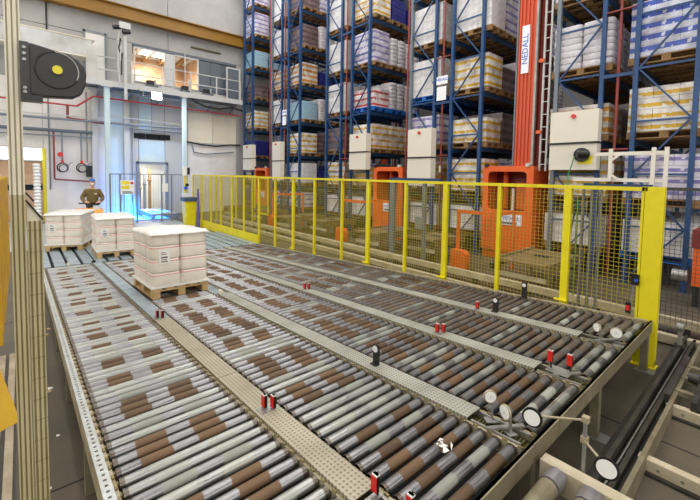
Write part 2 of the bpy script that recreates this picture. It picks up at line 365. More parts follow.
# rooms seen through door and windows
def room(y0, y1, z0, z1, wallm, power, c):
    r = bpy.data.objects.new('wall_room', None); col.objects.link(r); r.location = (XW - 0.3, y0, z0); structure(r)
    d = 3.5; Y = y1-y0; Z = z1-z0
    MB().box((-d-0.1, 0, 0), (-d, Y, Z)).build('room_wall', M[wallm], r)
    MB().box((-d, -0.1, 0), (0, 0, Z)).build('room_wall', M[wallm], r); MB().box((-d, Y, 0), (0, Y+0.1, Z)).build('room_wall', M[wallm], r)
    MB().box((-d, 0, Z), (0, Y, Z+0.1)).build('room_ceiling', M['light_grey'], r); MB().box((-d, 0, -0.1 if z0 > 1 else 0), (0, Y, 0.003)).build('room_floor', M['floor_pale'], r)
    area('room_light', (XW - 1.9, (y0+y1)/2, z1 - 0.15), 1.2, 1.2, power, c)
    return r
r1 = room(3.4, 7.8, 5.95, 8.6, 'warm_wall', 420, (1, 0.93, 0.84))
for i in range(5): MB().box((-3.3, 0.3 + i*0.85, 2.35), (-0.1, 0.42 + i*0.85, 2.55)).build('ceiling_joist', M['wood_old'], r1)
MB().box((-2.2, 0.9, 0), (-1.7, 1.6, 1.5)).build('partition', M['light_grey'], r1); MB().box((-2.6, 2.9, 0), (-2.5, 4.3, 1.1)).build('partition', M['cream_panel'], r1)
r2 = room(3.6, 6.6, 0.0, 2.9, 'light_grey', 150, (1, 0.97, 0.9))
# doorway frame
d1 = bpy.data.objects.new('door_1', None); col.objects.link(d1); d1.location = (XW, 5.0, 0); structure(d1)
MB().box((-0.1, -0.72, 0), (0.1, -0.6, 2.6)).box((-0.1, 0.6, 0), (0.1, 0.72, 2.6)).box((-0.1, -0.72, 2.5), (0.1, 0.72, 2.62)).build('door_frame', M['grey_paint'], d1)
for i in range(4): # machinery uprights in the room behind
    t = tag(MB().box((-0.06, -0.06, 0), (0.06, 0.06, 2.3)).box((-0.4, -0.03, 1.0+0.2*i), (0.4, 0.03, 1.08+0.2*i)).build('machine_upright', M['wood_old'] if i % 2 else M['grey_paint'], loc=(XW - 1.6 - 0.3*i, 4.5 + 0.32*i, 0.01)),
            ['brown machine upright seen through the doorway, nearest its left jamb', 'grey machine upright just left of centre in the doorway', 'brown machine upright just right of centre in the doorway', 'grey machine upright nearest the right doorway jamb'][0 if i == 0 else i], 'post', 'machine uprights behind the doorway')

# crane runway beam on the wall
cb = thing('crane_runway_beam', 'long ochre painted steel beam high on the far wall', 'beam', (XW + 0.3, 4, 9.1))
MB().box((-0.06, -12, 0.04), (0.02, 9.4, 0.56)).build('web', M['ochre'], cb)
MB().box((-0.2, -12, 0), (0.16, 9.4, 0.04)).build('flange', M['ochre'], cb); MB().box((-0.2, -12, 0.56), (0.16, 9.4, 0.6)).build('flange', M['ochre'], cb)
# sheet metal parapet at the left end of the gallery
pr = thing('cladding_box', 'silver sheet metal box end with mitred corner beside the gallery', 'cladding', (-19.3, 0.5, 6.9))
MB().extrude([(-4, 0.14), (1.7, 0.02), (2.0, 0.72), (-4, 0.8)], 0, -0.6, 0.0).build('body', M['sheet_metal'], pr)
MB().extrude([(-4, 0.8), (2.0, 0.72), (2.06, 0.76), (-4, 0.84)], 0, -0.62, 0.03).build('top_trim', M['alu'], pr)
MB().extrude([(-4, 0.1), (1.74, -0.02), (1.7, 0.02), (-4, 0.14)], 0, -0.62, 0.03).build('bottom_trim', M['alu'], pr)
# gallery walkway
gw = thing('gallery_walkway', 'light grey steel gallery with guard rails along the far wall', 'walkway', (-19.3, 2.0, 5.95))
MB().box((-1.05, 0.2, -0.1), (0.0, 7.2, 0.0)).build('deck', M['grey_paint'], gw)
MB().box((0.0, 0.0, -0.14), (0.05, 7.25, 0.1)).build('edge_beam', M['light_grey'], gw)
for z in (0.55, 1.08): MB().cyl((0.02, 0.6, z), (0.02, 7.2, z), 0.025, 8).build('guard_rail', M['light_grey'], gw)
for i in range(6): MB().box((0, 0.6 + i*1.3, 0), (0.045, 0.65 + i*1.3, 1.08)).build('post', M['light_grey'], gw)
for i in range(6): MB().bar((-1.0, 0.7 + i*1.25, -0.55), (0, 0.7 + i*1.25, -0.1), 0.06, 0.06).build('bracket', M['grey_paint'], gw)
# grey swing gate on gallery
gg = thing('gallery_gate', 'grey door leaf with glazed panel standing at the right end of the gallery', 'door', (-19.9, 8.6, 5.95))
MB().box((0, 0, 0), (0.05, 0.08, 1.9)).box((0, 0.72, 0), (0.05, 0.8, 1.9)).box((0, 0.08, 1.82), (0.05, 0.72, 1.9)).box((0, 0.08, 0), (0.05, 0.72, 0.1)).build('frame', M['light_grey'], gg)
MB().box((0.02, 0.08, 0.1), (0.03, 0.72, 1.82)).build('panel', M['dark_grey_panel'], gg)
dl = thing('gallery_door', 'white door in grey frame on the wall above the cladding box', 'door', (XW, 2.7, 6.0))
MB().box((0, -0.36, 0), (0.03, 0.36, 2.25)).build('leaf', M['wall_white'], dl)
MB().box((0, -0.44, 0), (0.06, -0.36, 2.35)).box((0, 0.36, 0), (0.06, 0.44, 2.35)).box((0, -0.44, 2.25), (0.06, 0.44, 2.35)).build('frame', M['grey_paint'], dl)
sl = tag(MB().box((0, -0.8, -0.03), (0.08, 0.8, 0.03)).build('bracket_rail', M['olive'], loc=(XW + 0.02, 7.7, 8.62)), 'thin brown rail on the wall just below the ochre beam', 'rail')
# cctv mast in front of the gallery
cm = thing('camera_mast', 'grey mast with cameras and cables rising above the gallery rail', 'mast', (-19.19, 3.55, 5.9))
MB().box((-0.05, 0.05, -0.6), (0.05, 0.17, 2.45)).build('pole', M['light_grey'], cm)
MB().box((-0.12, -0.12, 2.45), (0.14, 0.32, 2.72)).build('lamp_box', M['light_grey'], cm)
MB().cyl((0.05, -0.35, 2.42), (0.05, -0.08, 2.5), 0.09, 10).build('camera', M['black'], cm); MB().cyl((0.1, 0.0, 2.3), (0.1, 0.3, 2.36), 0.1, 10).build('camera', M['charcoal'], cm)
for i in range(4): MB().path([(0.08, -0.1 + 0.03*i, 2.3 - 0.3*i), (0.1, -0.2 + 0.05*i, 1.9 - 0.3*i), (0.06, -0.05, 1.5 - 0.35*i)], 0.03, 6).build('cable', M['charcoal' if i % 2 else 'light_grey'], cm)
MB().path([(0.05, -0.15, 2.0), (0.05, -0.18, 0.8), (0.05, -0.1, 0)], 0.035, 6).build('conduit', M['light_grey'], cm)
# floodlight
fd = thing('floodlight', 'glaring white LED floodlight under the gallery', 'lamp', (-18.9, 4.85, 5.6))
MB().box((-0.06, -0.24, -0.18), (0.02, 0.24, 0.18)).build('housing', M['charcoal'], fd)
MB().box((0.02, -0.21, -0.15), (0.03, 0.21, 0.15)).build('lens', M['flood'], fd)
MB().bar((-0.06, 0, 0.0), (-0.37, 0, 0.3), 0.05, 0.04).build('bracket', M['steel'], fd)
pl = bpy.data.lights.new('floodlight_beam', 'SPOT'); pl.energy = 700; pl.spot_size = 2.4; pl.spot_blend = 0.7; pl.color = (0.85, 0.95, 1.0); pl.shadow_soft_size = 0.12
po = bpy.data.objects.new('floodlight_beam', pl); col.objects.link(po); po.location = (-18.82, 4.85, 5.6); po.rotation_euler = (0, math.radians(55), math.radians(-10))

# columns below gallery
def column(y, label, z1=5.8, m='pale_blue', w=0.16, x=-19.3):
    c = thing('support_column', label, 'column', (x, y, 0), group='columns below the gallery')
    MB().box((-w/2, -w/2, 0.02), (w/2, w/2, z1)).build('shaft', M[m], c); MB().box((-w, -w, 0.004), (w, w, 0.02)).build('base_plate', M['grey_paint'], c)
    MB().box((-w, -w, z1 - 0.04), (w, w, z1)).build('head_plate', M['light_grey'], c)
column(2.95, 'slim pale blue column left of the pale blue wall panel', w=0.2); column(6.2, 'slim pale blue column at the right end of the grey gate fence', w=0.17)
column(3.85, 'grey column right of the pale blue wall panel', m='light_grey', w=0.22, x=-20.2); column(2.6, 'white pilaster beside the dark wall screen', m='light_grey', w=0.24, x=-20.25)
# pipes and trays along the wall
def pipe(name, label, pts, r, m, group='pipes along the far wall', cat='pipe', n=8):
    return tag(MB().path(pts, r, n).build(name, M[m], loc=None), label, cat, group)
pipe('red_pipe', 'red pipe running along the far wall under the gallery', [(-19.6, -6, 4.95), (-19.6, 1.9, 4.85), (-19.6, 2.5, 5.35), (-19.6, 9.3, 5.25)], 0.035, 'pipe_bright_red')
pipe('drain_pipe', 'short dark red pipe dropping from the red pipe', [(-19.9, 1.6, 4.9), (-19.9, 1.6, 4.35), (-19.9, 3.0, 4.25)], 0.05, 'pipe_red')
pipe('cable_tray', 'upper grey tray along the far wall crossing the pale blue panel', [(-19.9, -6, 4.25), (-19.9, 6.4, 4.32)], 0.055, 'grey_paint', cat='tray')
pipe('conduit_pipe', 'thin light conduit just above the upper grey tray', [(-19.85, -6, 4.4), (-19.85, 2.7, 4.45), (-19.85, 3.1, 4.6), (-19.85, 6.5, 4.5)], 0.025, 'light_grey')
pipe('cable_tray', 'lower grey tray above the two hose reels', [(-20.1, -6, 3.78), (-20.1, 2.5, 3.82)], 0.07, 'dark_grey_panel', cat='tray')
pipe('conduit_pipe', 'grey conduit just below the lower tray', [(-20.15, -6, 3.55), (-20.15, 2.5, 3.6)], 0.03, 'grey_paint')
pipe('drop_pipe', 'dark red riser pipe with red valve left of the hose reels', [(-20.2, 1.12, 3.8), (-20.2, 1.12, 1.75), (-20.2, 2.4, 1.65)], 0.035, 'pipe_red')
pipe('drop_pipe', 'grey vertical conduit left of the dark red riser', [(-20.365, 0.98, 5.8), (-20.365, 0.98, 1.3)], 0.03, 'grey_paint')
pipe('drop_pipe', 'grey pipe dropping from tray to wall bracket by the pilaster', [(-20.2, 2.3, 5.6), (-20.2, 2.3, 2.5)], 0.03, 'grey_paint')
pipe('drop_pipe', 'thin grey conduit down the wall from the gallery edge', [(-20.2, 6.55, 8.2), (-20.2, 6.55, 2.6)], 0.025, 'light_grey')
pipe('seam_cable', 'dark vertical cable above the cladding box', [(-20.36, 1.0, 9.1), (-20.36, 1.0, 7.75)], 0.03, 'charcoal', cat='cable')
pipe('air_hose', 'sagging dark cable across the cream wall panels', [(-20.3, 6.4, 3.75), (-20.3, 7.4, 3.62), (-20.3, 8.2, 3.58), (-20.3, 9.0, 3.7), (-20.3, 9.6, 3.72)], 0.04, 'charcoal', cat='cable')
pipe('air_hose', 'dark looped hose below the sagging cable', [(-20.3, 6.9, 3.6), (-20.3, 7.0, 3.2), (-20.3, 7.6, 3.12), (-20.3, 9.2, 3.3)], 0.03, 'grey_paint', cat='cable')
pipe('conduit_pipe', 'grey conduit tight under the gallery edge', [(-19.45, 2.6, 5.66), (-19.45, 9.3, 5.6)], 0.04, 'grey_paint')
pipe('cable_bundle', 'drooping dark cable bundle under the right end of the gallery', [(-19.35, 6.6, 5.75), (-19.35, 7.2, 5.5), (-19.35, 8.0, 5.46), (-19.35, 8.7, 5.6), (-19.35, 9.3, 5.5)], 0.05, 'charcoal', cat='cable')
pipe('drop_pipe', 'thin white conduit down the bay left of doorway', [(-20.3, 4.15, 5.8), (-20.3, 4.15, 0.1)], 0.03, 'light_grey')
pipe('cable_tray', 'narrow tray above the doorway vents', [(-20.2, 4.0, 4.15), (-20.2, 6.6, 4.12)], 0.03, 'grey_paint', cat='tray')
for i, y in enumerate((4.9, 6.5, 7.6)):
    ch_ = thing('gallery_machine', ['dark stacked equipment behind the gallery rail at first window', 'dark stacked equipment behind the gallery rail at second window', 'dark stacked equipment behind the gallery rail by the grey panels'][i], 'equipment', (-19.95, y, 5.95), group='equipment on the gallery')
    MB().box((-0.2, -0.25, 0), (0.2, 0.25, 0.3)).build('case', M['dark_grey_panel'], ch_); MB().box((-0.15, -0.2, 0.3), (0.1, 0.1, 0.52)).build('top_case', M['charcoal'], ch_); MB().cyl((0.0, 0.17, 0.3), (0.0, 0.17, 0.9 if i == 1 else 0.6), 0.05, 8).build('stack_pipe', M['light_grey'], ch_)
rv = thing('red_valve', 'small red valve wheel on the far wall', 'valve', (-20.1, 1.32, 2.8)); MB().cyl((0, 0, 0), (0.1, 0, 0), 0.1, 14).build('wheel', M['red'], rv); MB().cyl((-0.12, 0, 0), (0, 0, 0), 0.03, 8).build('stem', M['steel'], rv)
for i, y in enumerate((1.4, 2.08)):
    h = thing('hose_reel', ['left hose coil hanging under a valve pipe', 'right hose coil hanging under a valve pipe'][i], 'hose reel', (-20.15, y, 2.25), group='hose reels on the far wall')
    MB().cyl((0, 0, 0.25), (0, 0, 1.6), 0.035, 8).build('supply_pipe', M['grey_paint'], h); MB().box((-0.03, -0.05, 0.2), (0.06, 0.05, 0.32)).build('valve', M['red'], h)
    MB().torus((0.04, 0, 0), (1, 0, 0), 0.19, 0.025, 18).torus((0.08, 0.02, -0.03), (1, 0.1, 0), 0.15, 0.02, 18).build('hose', M['charcoal'], h)
    MB().path([(0.06, 0.15, 0.05), (0.06, 0.3, 0.22), (0.06, 0.36, 0.2)], 0.02).build('nozzle', M['grey_paint'], h)
sn = thing('wall_screen', 'dark rectangular screen on the white wall behind the person', 'screen', (-20.3, 2.5, 1.86)); MB().box((0, -0.25, 0), (0.08, 0.22, 0.5)).build('panel', M['black'], sn); MB().box((-0.09, -0.05, 0.2), (0, 0.05, 0.3)).build('bracket', M['steel'], sn)
# yellow bollard post and white corrugated guard at dock
yp = thing('dock_post', 'tall thin yellow post beside the bright dock window', 'post', (-19.2, 0.74, 0)); MB().cyl((0, 0, 0.02), (0, 0, 3.0), 0.06, 10).build('shaft', M['yellow'], yp); MB().cyl((0, 0, 0), (0, 0, 0.02), 0.14, 10).build('base', M['charcoal'], yp)
cg = MB()
for k in range(16): cg.cyl((0, 0, 0.3 + k*0.13), (0, 0, 0.365 + k*0.13), 0.09, 10, 0.13).cyl((0, 0, 0.365 + k*0.13), (0, 0, 0.43 + k*0.13), 0.13, 10, 0.09)
wb = thing('ribbed_post', 'white ribbed plastic post left of the thin yellow post', 'post', (-19.0, 0.5, 0)); cg.build('sleeve', M['white_disc'], wb); MB().cyl((0, 0, 0), (0, 0, 0.3), 0.1, 10).build('base', M['charcoal'], wb)

# grey gate fence in front of the doorway
gf = thing('grey_fence', 'grey mesh gate fence in front of the doorway', 'fence', (-17.3, 2.7, 0))
for y in (0, 0.35, 0.95, 1.9, 2.3, 2.9): MB().box((-0.03, y - 0.03, 0), (0.03, y + 0.03, 2.04)).build('post', M['grey_paint'], gf)
MB().box((-0.02, 0.03, 2.0), (0.02, 2.87, 2.04)).build('top_rail', M['grey_paint'], gf); MB().box((-0.02, 0.03, 0.08), (0.02, 2.87, 0.12)).build('bottom_rail', M['grey_paint'], gf)
wm = MB()
for k in range(28): wm.box((-0.004, 0.08 + k*0.1, 0.12), (0.004, 0.088 + k*0.1, 2.0))
wm.build('wire_mesh', M['grey_paint'], gf, kind='stuff')
ws = thing('warning_sign', 'yellow and white warning sign hanging on the grey gate fence', 'sign', (-17.22, 3.28, 1.2))
MB().box((0, -0.24, 0), (0.015, 0.26, 0.58)).build('board', M['sign_white'], ws)
for z in (0.4, 0.22): MB().box((0.015, -0.2, z), (0.018, 0.08, z + 0.14)).build('yellow_field', M['yellow'], ws)
MB().cyl((0.015, 0.17, 0.46), (0.018, 0.17, 0.46), 0.06, 14).build('red_disc', M['red'], ws); MB().cyl((0.015, 0.17, 0.3), (0.018, 0.17, 0.3), 0.05, 3).build('triangle', M['yellow'], ws)
MB().box((0.015, -0.18, 0.04), (0.018, 0.2, 0.08)).box((0.015, -0.18, 0.1), (0.018, 0.16, 0.13)).build('text_lines', M['ink'], ws)
bp_ = tag(MB().box((0, -0.12, 0), (0.01, 0.12, 0.36)).build('notice_sheet', M['paper'], loc=(-17.24, 4.72, 1.28)), 'white notice sheet on the grey gate fence in front of doorway', 'notice')
bl = bpy.data.lights.new('blue_safety_light', 'SPOT'); bl.energy = 30000; bl.color = (0.0, 0.22, 1.0); bl.spot_size = math.radians(30); bl.spot_blend = 0.5; bl.shadow_soft_size = 0.05
bo = bpy.data.objects.new('blue_safety_light', bl); col.objects.link(bo); bo.location = (-18.5, 4.15, 5.4); bo.rotation_euler = (0, math.radians(8), 0)
bf = thing('blue_spot_lamp', 'small dark spot lamp under gallery throwing blue light on floor', 'lamp', (-18.5, 4.15, 5.45)); MB().cyl((0, 0, 0), (0, 0, 0.18), 0.07, 12).build('housing', M['charcoal'], bf); MB().bar((0, 0, 0.18), (-0.77, 0, 0.42), 0.03, 0.03).build('arm', M['steel'], bf)
cf = thing('low_conveyor', 'low steel conveyor leading through the doorway', 'conveyor', (-18.6, 4.9, 0))
for y in (-0.5, 0.5): MB().box((-1.9, y - 0.04, 0.1), (0.9, y + 0.04, 0.28)).build('side_rail', M['grey_paint'], cf)
rmesh = MB().cyl((0, -0.46, 0), (0, 0.46, 0), 0.04, 10).mesh('low_roller')
for k in range(16): link('roller', rmesh, M['steel'], cf, (-1.8 + k*0.17, 0, 0.25))
for x in (-1.5, 0.6):
    for y in (-0.5, 0.5): MB().box((x - 0.03, y - 0.03, 0), (x + 0.03, y + 0.03, 0.1)).build('leg', M['grey_paint'], cf)

# ------------------------------------------------------------------ gravity roller lanes
S = 0.05425; TH = -math.atan(S); ZD0 = 0.615; XO = -5.45
def zdeck(x): return ZD0 + S * x
LP = 1.014; LW = 0.795
def lane_y(i): return 0.36 + LP * i + LW / 2
rb = MB()
rb.cyl((0, -LW/2, 0), (0, LW/2, 0), 0.0305, 20)
for s_ in (-1, 1): rb.cyl((0, s_*(LW/2 - 0.012), 0), (0, s_*LW/2, 0), 0.0325, 20); rb.cyl((0, s_*LW/2, 0), (0, s_*(LW/2 + 0.02), 0), 0.01, 6)
roller_me = rb.mesh('roller')
ordinal = ['nearest the grey profile post', 'second from the grey profile post', 'in the middle of the deck', 'second from the yellow mesh fence', 'nearest the yellow mesh fence']
seqs = {0: 'gpgdggrrggpprprpgggppprrrppgpprrppgppprrrrppppgrrrgpprpprrgpp', 1: 'rgrrrrgrgpppprgprrrgrrrpgprrrrrpprrrrpprrgppprrrr'}
def kinds(i, n):
    rnd = random.Random(20 + i); out = []
    start = {0: 'pprpgpprrrpgpprrrpgp', 1: 'rgrrrrgrppppgrrrpgrrrrrpgp', 2: 'pgrrrrprrgrgprrrrrpgrrr', 3: 'gpdddrdrdgddrrdddg', 4: 'gdddddgdddddgddddd'}[i]
    out = list(start)
    while len(out) < n:
        if i == 0: out += list('r' * rnd.randint(1, 3)) + list(rnd.choice(('pp', 'gpp', 'pgpp', 'p', 'gpgp')))
        elif i == 1: out += list('r' * rnd.randint(3, 5)) + list(rnd.choice(('pp', 'g', 'pg')))
        elif i == 2: out += list('r' * rnd.randint(4, 6)) + list(rnd.choice(('p', 'g', 'gg')))
        else: out += list(rnd.choice('rd') * rnd.randint(4, 7)) + list(rnd.choice(('p', 'g', 'gg')))
    return out[:n]
KM = {'r': M['roll_rust'], 'g': M['roll_grey'], 'p': M['roll_plain'], 'd': M['roll_dull']}
NR = 94; PITCH = 0.096; XE = -0.96
roller_me.materials.append(M['roll_rust'])
for i in range(5):
    yc = lane_y(i)
    ln = thing('roller_lane', 'inclined steel roller conveyor lane, ' + ordinal[i], 'conveyor', (XO, yc, zdeck(XO)), (0, TH, 0), 'gravity roller lanes')
    ks = kinds(i, NR)
    for k in range(NR):
        link('roller', roller_me, KM[ks[k]], ln, (XE - XO - PITCH * k, 0, -0.0315 + random.uniform(-0.0015, 0.0015)), (0, random.uniform(0, 6), 0), slot=True)
    x0, x1 = -10.0 - XO, -0.91 - XO
    for s_ in (-1, 1):
        e = s_ * (LW/2 + 0.012)
        mb = MB().box((x0, min(e, e + s_*0.006), -0.1), (x1, max(e, e + s_*0.006), -0.018)).box((x0, min(e, e + s_*0.022), -0.02), (x1, max(e, e + s_*0.022), -0.014))
        mb.build('side_rail', M['rail_cream'], ln)
        cl = MB()
        for k in range(NR):
            x = XE - XO - PITCH * k
            cl.cbox((x, s_ * (LW/2 + 0.006), -0.03), (0.03, 0.01, 0.03)); cl.cbox((x + 0.045, s_*(LW/2 + 0.02), -0.01), (0.03, 0.012, 0.012))
        cl.build('axle_clips', M['axle'], ln, kind='stuff')
    MB().box((x0, -LW/2, -0.19), (x1, LW/2, -0.175)).build('shade_tray', M['dark'], ln)  # tray coloured near-black to put deep shade into the gaps between rollers
# perforated outer rail on the left side of the first lane
pr = thing('perforated_rail', 'bright perforated steel rail along the open left side of the lanes', 'rail', (XO, 0.305, zdeck(XO)), (0, TH, 0))
mb = MB(); x0, x1 = -10.0 - XO, -0.9 - XO
mb.box((x0, -0.028, -0.012), (x1, -0.01, -0.004)).box((x0, 0.006, -0.012), (x1, 0.024, -0.004))
k = x0
while k < x1 - 0.05: mb.box((k, -0.01, -0.012), (k + 0.032, 0.006, -0.004)); k += 0.05
mb.build('top_flange', M['rail_bright'], pr)
MB().box((x0, -0.028, -0.14), (x1, -0.022, -0.012)).build('web', M['rail_cream'], pr)
for x in (-1.6, -2.9, -4.2, -5.5, -6.8):
    g = zdeck(x)
    MB().box((x - XO - 0.025, -0.03, -g), (x - XO + 0.025, 0.02, -0.1)).build('leg', M['end_beam'], pr)
# tread plates between lanes
for i in range(4):
    yc = 0.36 + LW + LP * i + (LP - LW) / 2
    cw = thing('tread_strip', 'narrow dimpled tread plate walkway ' + ['between the first and second roller lanes from the left', 'between the second and third roller lanes from the left', 'between the third and fourth roller lanes from the left', 'between the fourth lane and the lane along the yellow fence'][i], 'walkway', (XO, yc, zdeck(XO)), (0, TH, 0), 'tread plates between lanes')
    xs = [-1.265, -2.9, -4.8, -6.7, -8.4, -10.0]
    if i == 1: xs = [-1.265, -2.9, -4.5, -5.35]
    for a, b in zip(xs[:-1], xs[1:]):
        MB().box((b - XO + 0.004, -0.082, 0.002), (a - XO - 0.004, 0.082, 0.008)).box((b - XO + 0.004, -0.082, -0.04), (a - XO - 0.004, -0.078, 0.002)).box((b - XO + 0.004, 0.078, -0.04), (a - XO - 0.004, 0.082, 0.002)).build('plate', M['tread_tan'] if i == 0 and b > -6 else (M['tread_blue'] if b < -6 and i < 2 else M['tread_grey']), cw)
    if i == 1: MB().box((-10.0 - XO, -0.08, -0.03), (-5.36 - XO, 0.08, -0.02)).build('lower_plate', M['tread_blue'], cw)
    MB().box((-10.0 - XO, -0.075, -0.1), (-0.92 - XO, 0.075, -0.06)).build('trough', M['olive'], cw)
    ch = MB()
    for k in range(14): ch.cbox((-0.95 - XO - k*0.022, 0, -0.05), (0.012, 0.1, 0.02))
    ch.build('chain_links', M['olive'], cw, kind='stuff')
    MB().box((-1.25 - XO, -0.07, -0.02), (-0.93 - XO, -0.055, -0.005)).box((-1.25 - XO, 0.055, -0.02), (-0.93 - XO, 0.07, -0.005)).build('guide_rails', M['steel'], cw)
    MB().bar((-1.12 - XO, -0.07, 0.0), (-0.98 - XO, 0.1, 0.01), 0.03, 0.012).build('lever', M['steel'], cw)
# right edge rail by the fence
er = thing('edge_rail', 'pale steel edge rail between last roller lane and yellow fence', 'rail', (XO, 5.255, zdeck(XO)), (0, TH, 0))
MB().box((-10 - XO, -0.01, -0.1), (-0.9 - XO, 0.0, 0.004)).build('web', M['rail_cream'], er)
MB().box((-10 - XO, 0.0, -0.004), (-0.9 - XO, 0.035, 0.004)).build('flange', M['rail_cream'], er)
# front cross channel with legs
fb = thing('end_frame', 'oily steel cross channel on legs at the front of the roller lanes', 'frame', (-0.88, 2.7, 0))
MB().box((-0.012, -2.45, 0.44), (0.004, 2.6, 0.572)).box((-0.05, -2.45, 0.44), (-0.012, 2.6, 0.448)).box((-0.012, -2.45, 0.564), (0.012, 2.6, 0.572)).build('channel', M['end_beam'], fb)
for y in (-2.4, -0.4, 0.88, 2.56):
    MB().box((-0.04, y - 0.035, 0.01), (-0.012, y + 0.035, 0.44)).box((-0.075, y - 0.035, 0.01), (-0.04, y - 0.028, 0.44)).build('leg', M['end_beam'], fb)
    MB().box((-0.12, y - 0.07, 0.0), (0.06, y + 0.07, 0.01)).build('foot_plate', M['steel'], fb)
# entry tables at floor level beyond the lanes
for i in range(5):
    yc = lane_y(i)
    et = thing('entry_table', 'flat bluish steel entry table with dark slots, ' + ['in front of first lane', 'in front of second lane', 'in front of middle lane', 'in front of fourth lane', 'beside the yellow kick plate'][i], 'table', (-11.4, yc, 0), group='entry tables')
    MB().box((-1.45, -0.5, 0.005), (1.38, 0.5, 0.02)).build('base', M['dark'], et)
    for k in range(4):
        y = -0.5 + k*0.26
        MB().box((-1.45, y, 0.02), (1.38, y + 0.2, 0.07)).build('plate', M['tread_blue'], et)
# thick driven rollers in front
dr = thing('driven_roller_table', 'short table of thick worn steel rollers beyond the front channel', 'conveyor', (-0.5, 1.9, 0))
MB().box((-0.34, 0.36, 0.36), (0.6, 0.4, 0.5)).box((-0.34, 0.4, 0.46), (0.6, 0.44, 0.5)).build('side_beam', M['rail_white'], dr)
MB().box((-0.34, -0.76, 0.36), (0.6, -0.72, 0.5)).build('side_beam', M['rail_white'], dr)
for sx in (-0.3, 0.5):
    for sy in (0.38, -0.74): MB().box((sx - 0.03, sy - 0.02, 0), (sx + 0.03, sy + 0.02, 0.36)).build('leg', M['end_beam'], dr)
M['roll_big'] = mat('worn_thick_roller', (150, 140, 116), 0.5, 0.4, (116, 106, 84), 9, 5)
M['roll_big_end'] = mat('polished_roller_end', (164, 160, 164), 0.34, 0.7)
for k in range(4):
    r = MB().cyl((0, -0.7, 0), (0, 0.22, 0), 0.05, 20).build('roller', M['roll_big'], dr, (-0.24 + k*0.17, 0, 0.47))
    MB().cyl((0, 0.23, 0), (0, 0.335, 0), 0.053, 20).cyl((0, 0.335, 0), (0, 0.36, 0), 0.02, 8).build('polished_end', M['roll_big_end'], r)

# ------------------------------------------------------------------ sensors and reflectors on the deck
def disc(mb, c, r, t=0.012, n=20, axis=(0, -1, 0)):
    c = Vector(c); a = Vector(axis).normalized(); return mb.cyl(c, c + a*t, r, n)
def reflector_post(x, y, label, plate=True, h=0.16, r=0.028, yaw=0):
    t = thing('reflector_post', label, 'reflector', (x, y, zdeck(x) + 0.009), (0, 0, yaw), 'reflectors on the deck')
    if plate: MB().box((-0.035, -0.004, 0), (0.035, 0.008, h)).box((-0.035, -0.04, 0), (0.035, -0.004, 0.006)).build('bracket', M['charcoal'], t)
    else: MB().box((-0.008, -0.004, 0), (0.008, 0.008, h - 0.01)).box((-0.03, -0.04, 0), (0.03, 0.01, 0.006)).build('bracket', M['end_beam'], t)
    z = h - r - 0.006
    disc(MB(), (0, -0.005, z), r + 0.005, 0.008).build('rim', M['black'], t); disc(MB(), (0, -0.014, z), r, 0.004).build('disc', M['white_disc'], t); disc(MB(), (0, -0.0185, z), r*0.25, 0.002, 10).build('hub', M['light_grey'], t)
reflector_post(-2.21, 2.3, 'white disc reflector on dark plate on the second tread strip', h=0.17)
reflector_post(-2.2, 4.35, 'white disc reflector on dark plate on the tread strip farthest right', h=0.17, r=0.025)
reflector_post(-2.23, 5.19, 'white disc reflector on dark plate beside the yellow fence', h=0.2, r=0.025)
def small_disc(x, y, z, label, r=0.042, yaw=0.0, base=None):
    t = thing('disc_reflector', label, 'reflector', (x, y, z), (0, 0, yaw), 'disc reflectors at lane ends')
    disc(MB(), (0, 0, 0), r + 0.006, 0.014).build('rim', M['rail_cream'], t); disc(MB(), (0, -0.0145, 0), r, 0.003).build('disc', M['white_disc'], t)
    disc(MB(), (0, -0.018, 0), r*0.18, 0.002, 10).build('hub', M['light_grey'], t)
    zb = (zdeck(x) - 0.02) - z
    MB().bar((0.02, 0.008, -0.01), (0.03, 0.012, zb), 0.02, 0.008).box((-0.02, -0.02, zb), (0.06, 0.04, zb + 0.006)).build('stand', M['steel'], t)
small_disc(-1.18, 2.3, 0.705, 'dull disc reflector tilted at the end of the second tread strip', 0.036, yaw=0.9)
small_disc(-1.06, 2.29, 0.66, 'small white disc reflector beside the black rimmed disc', 0.04, yaw=-0.4)
small_disc(-1.12, 4.28, 0.675, 'hollow white ring reflector at end of the tread strip by the fence', 0.036, yaw=-0.5)
small_disc(-0.97, 4.29, 0.67, 'white disc reflector nearest the front right corner of the deck', 0.045, yaw=0.1)
ar = thing('twin_reflector', 'steel rod arm carrying two black rimmed white discs', 'reflector', (-0.65, 2.36, 0))
MB().cyl((0, 0, 0.42), (0, 0, 0.8), 0.011, 8).box((-0.03, -0.05, 0.42), (0.03, 0.03, 0.445)).build('stem', M['steel'], ar)
MB().box((-0.017, -0.017, 0.78), (0.017, 0.017, 0.812)).box((-0.017, -0.017, 0.662), (0.017, 0.017, 0.696)).build('clamp', M['rail_cream'], ar)
MB().cyl((0, -0.01, 0.795), (-0.25, -0.03, 0.7), 0.007, 8).build('rod', M['rail_cream'], ar); MB().cyl((0, -0.01, 0.68), (0.11, -0.06, 0.635), 0.007, 8).build('rod', M['rail_cream'], ar)
for (x, y, z) in ((-0.265, -0.04, 0.69), (0.125, -0.07, 0.63)):
    q = disc(MB(), (x, y, z), 0.056, 0.016, 24, (0.15, -1, 0.1)).build('black_rim', M['black'], ar); disc(MB(), Vector((x, y, z)) + Vector((0.15, -1, 0.1)).normalized()*0.0165, 0.045, 0.003, 24, (0.15, -1, 0.1)).build('white_face', M['white_disc'], q)
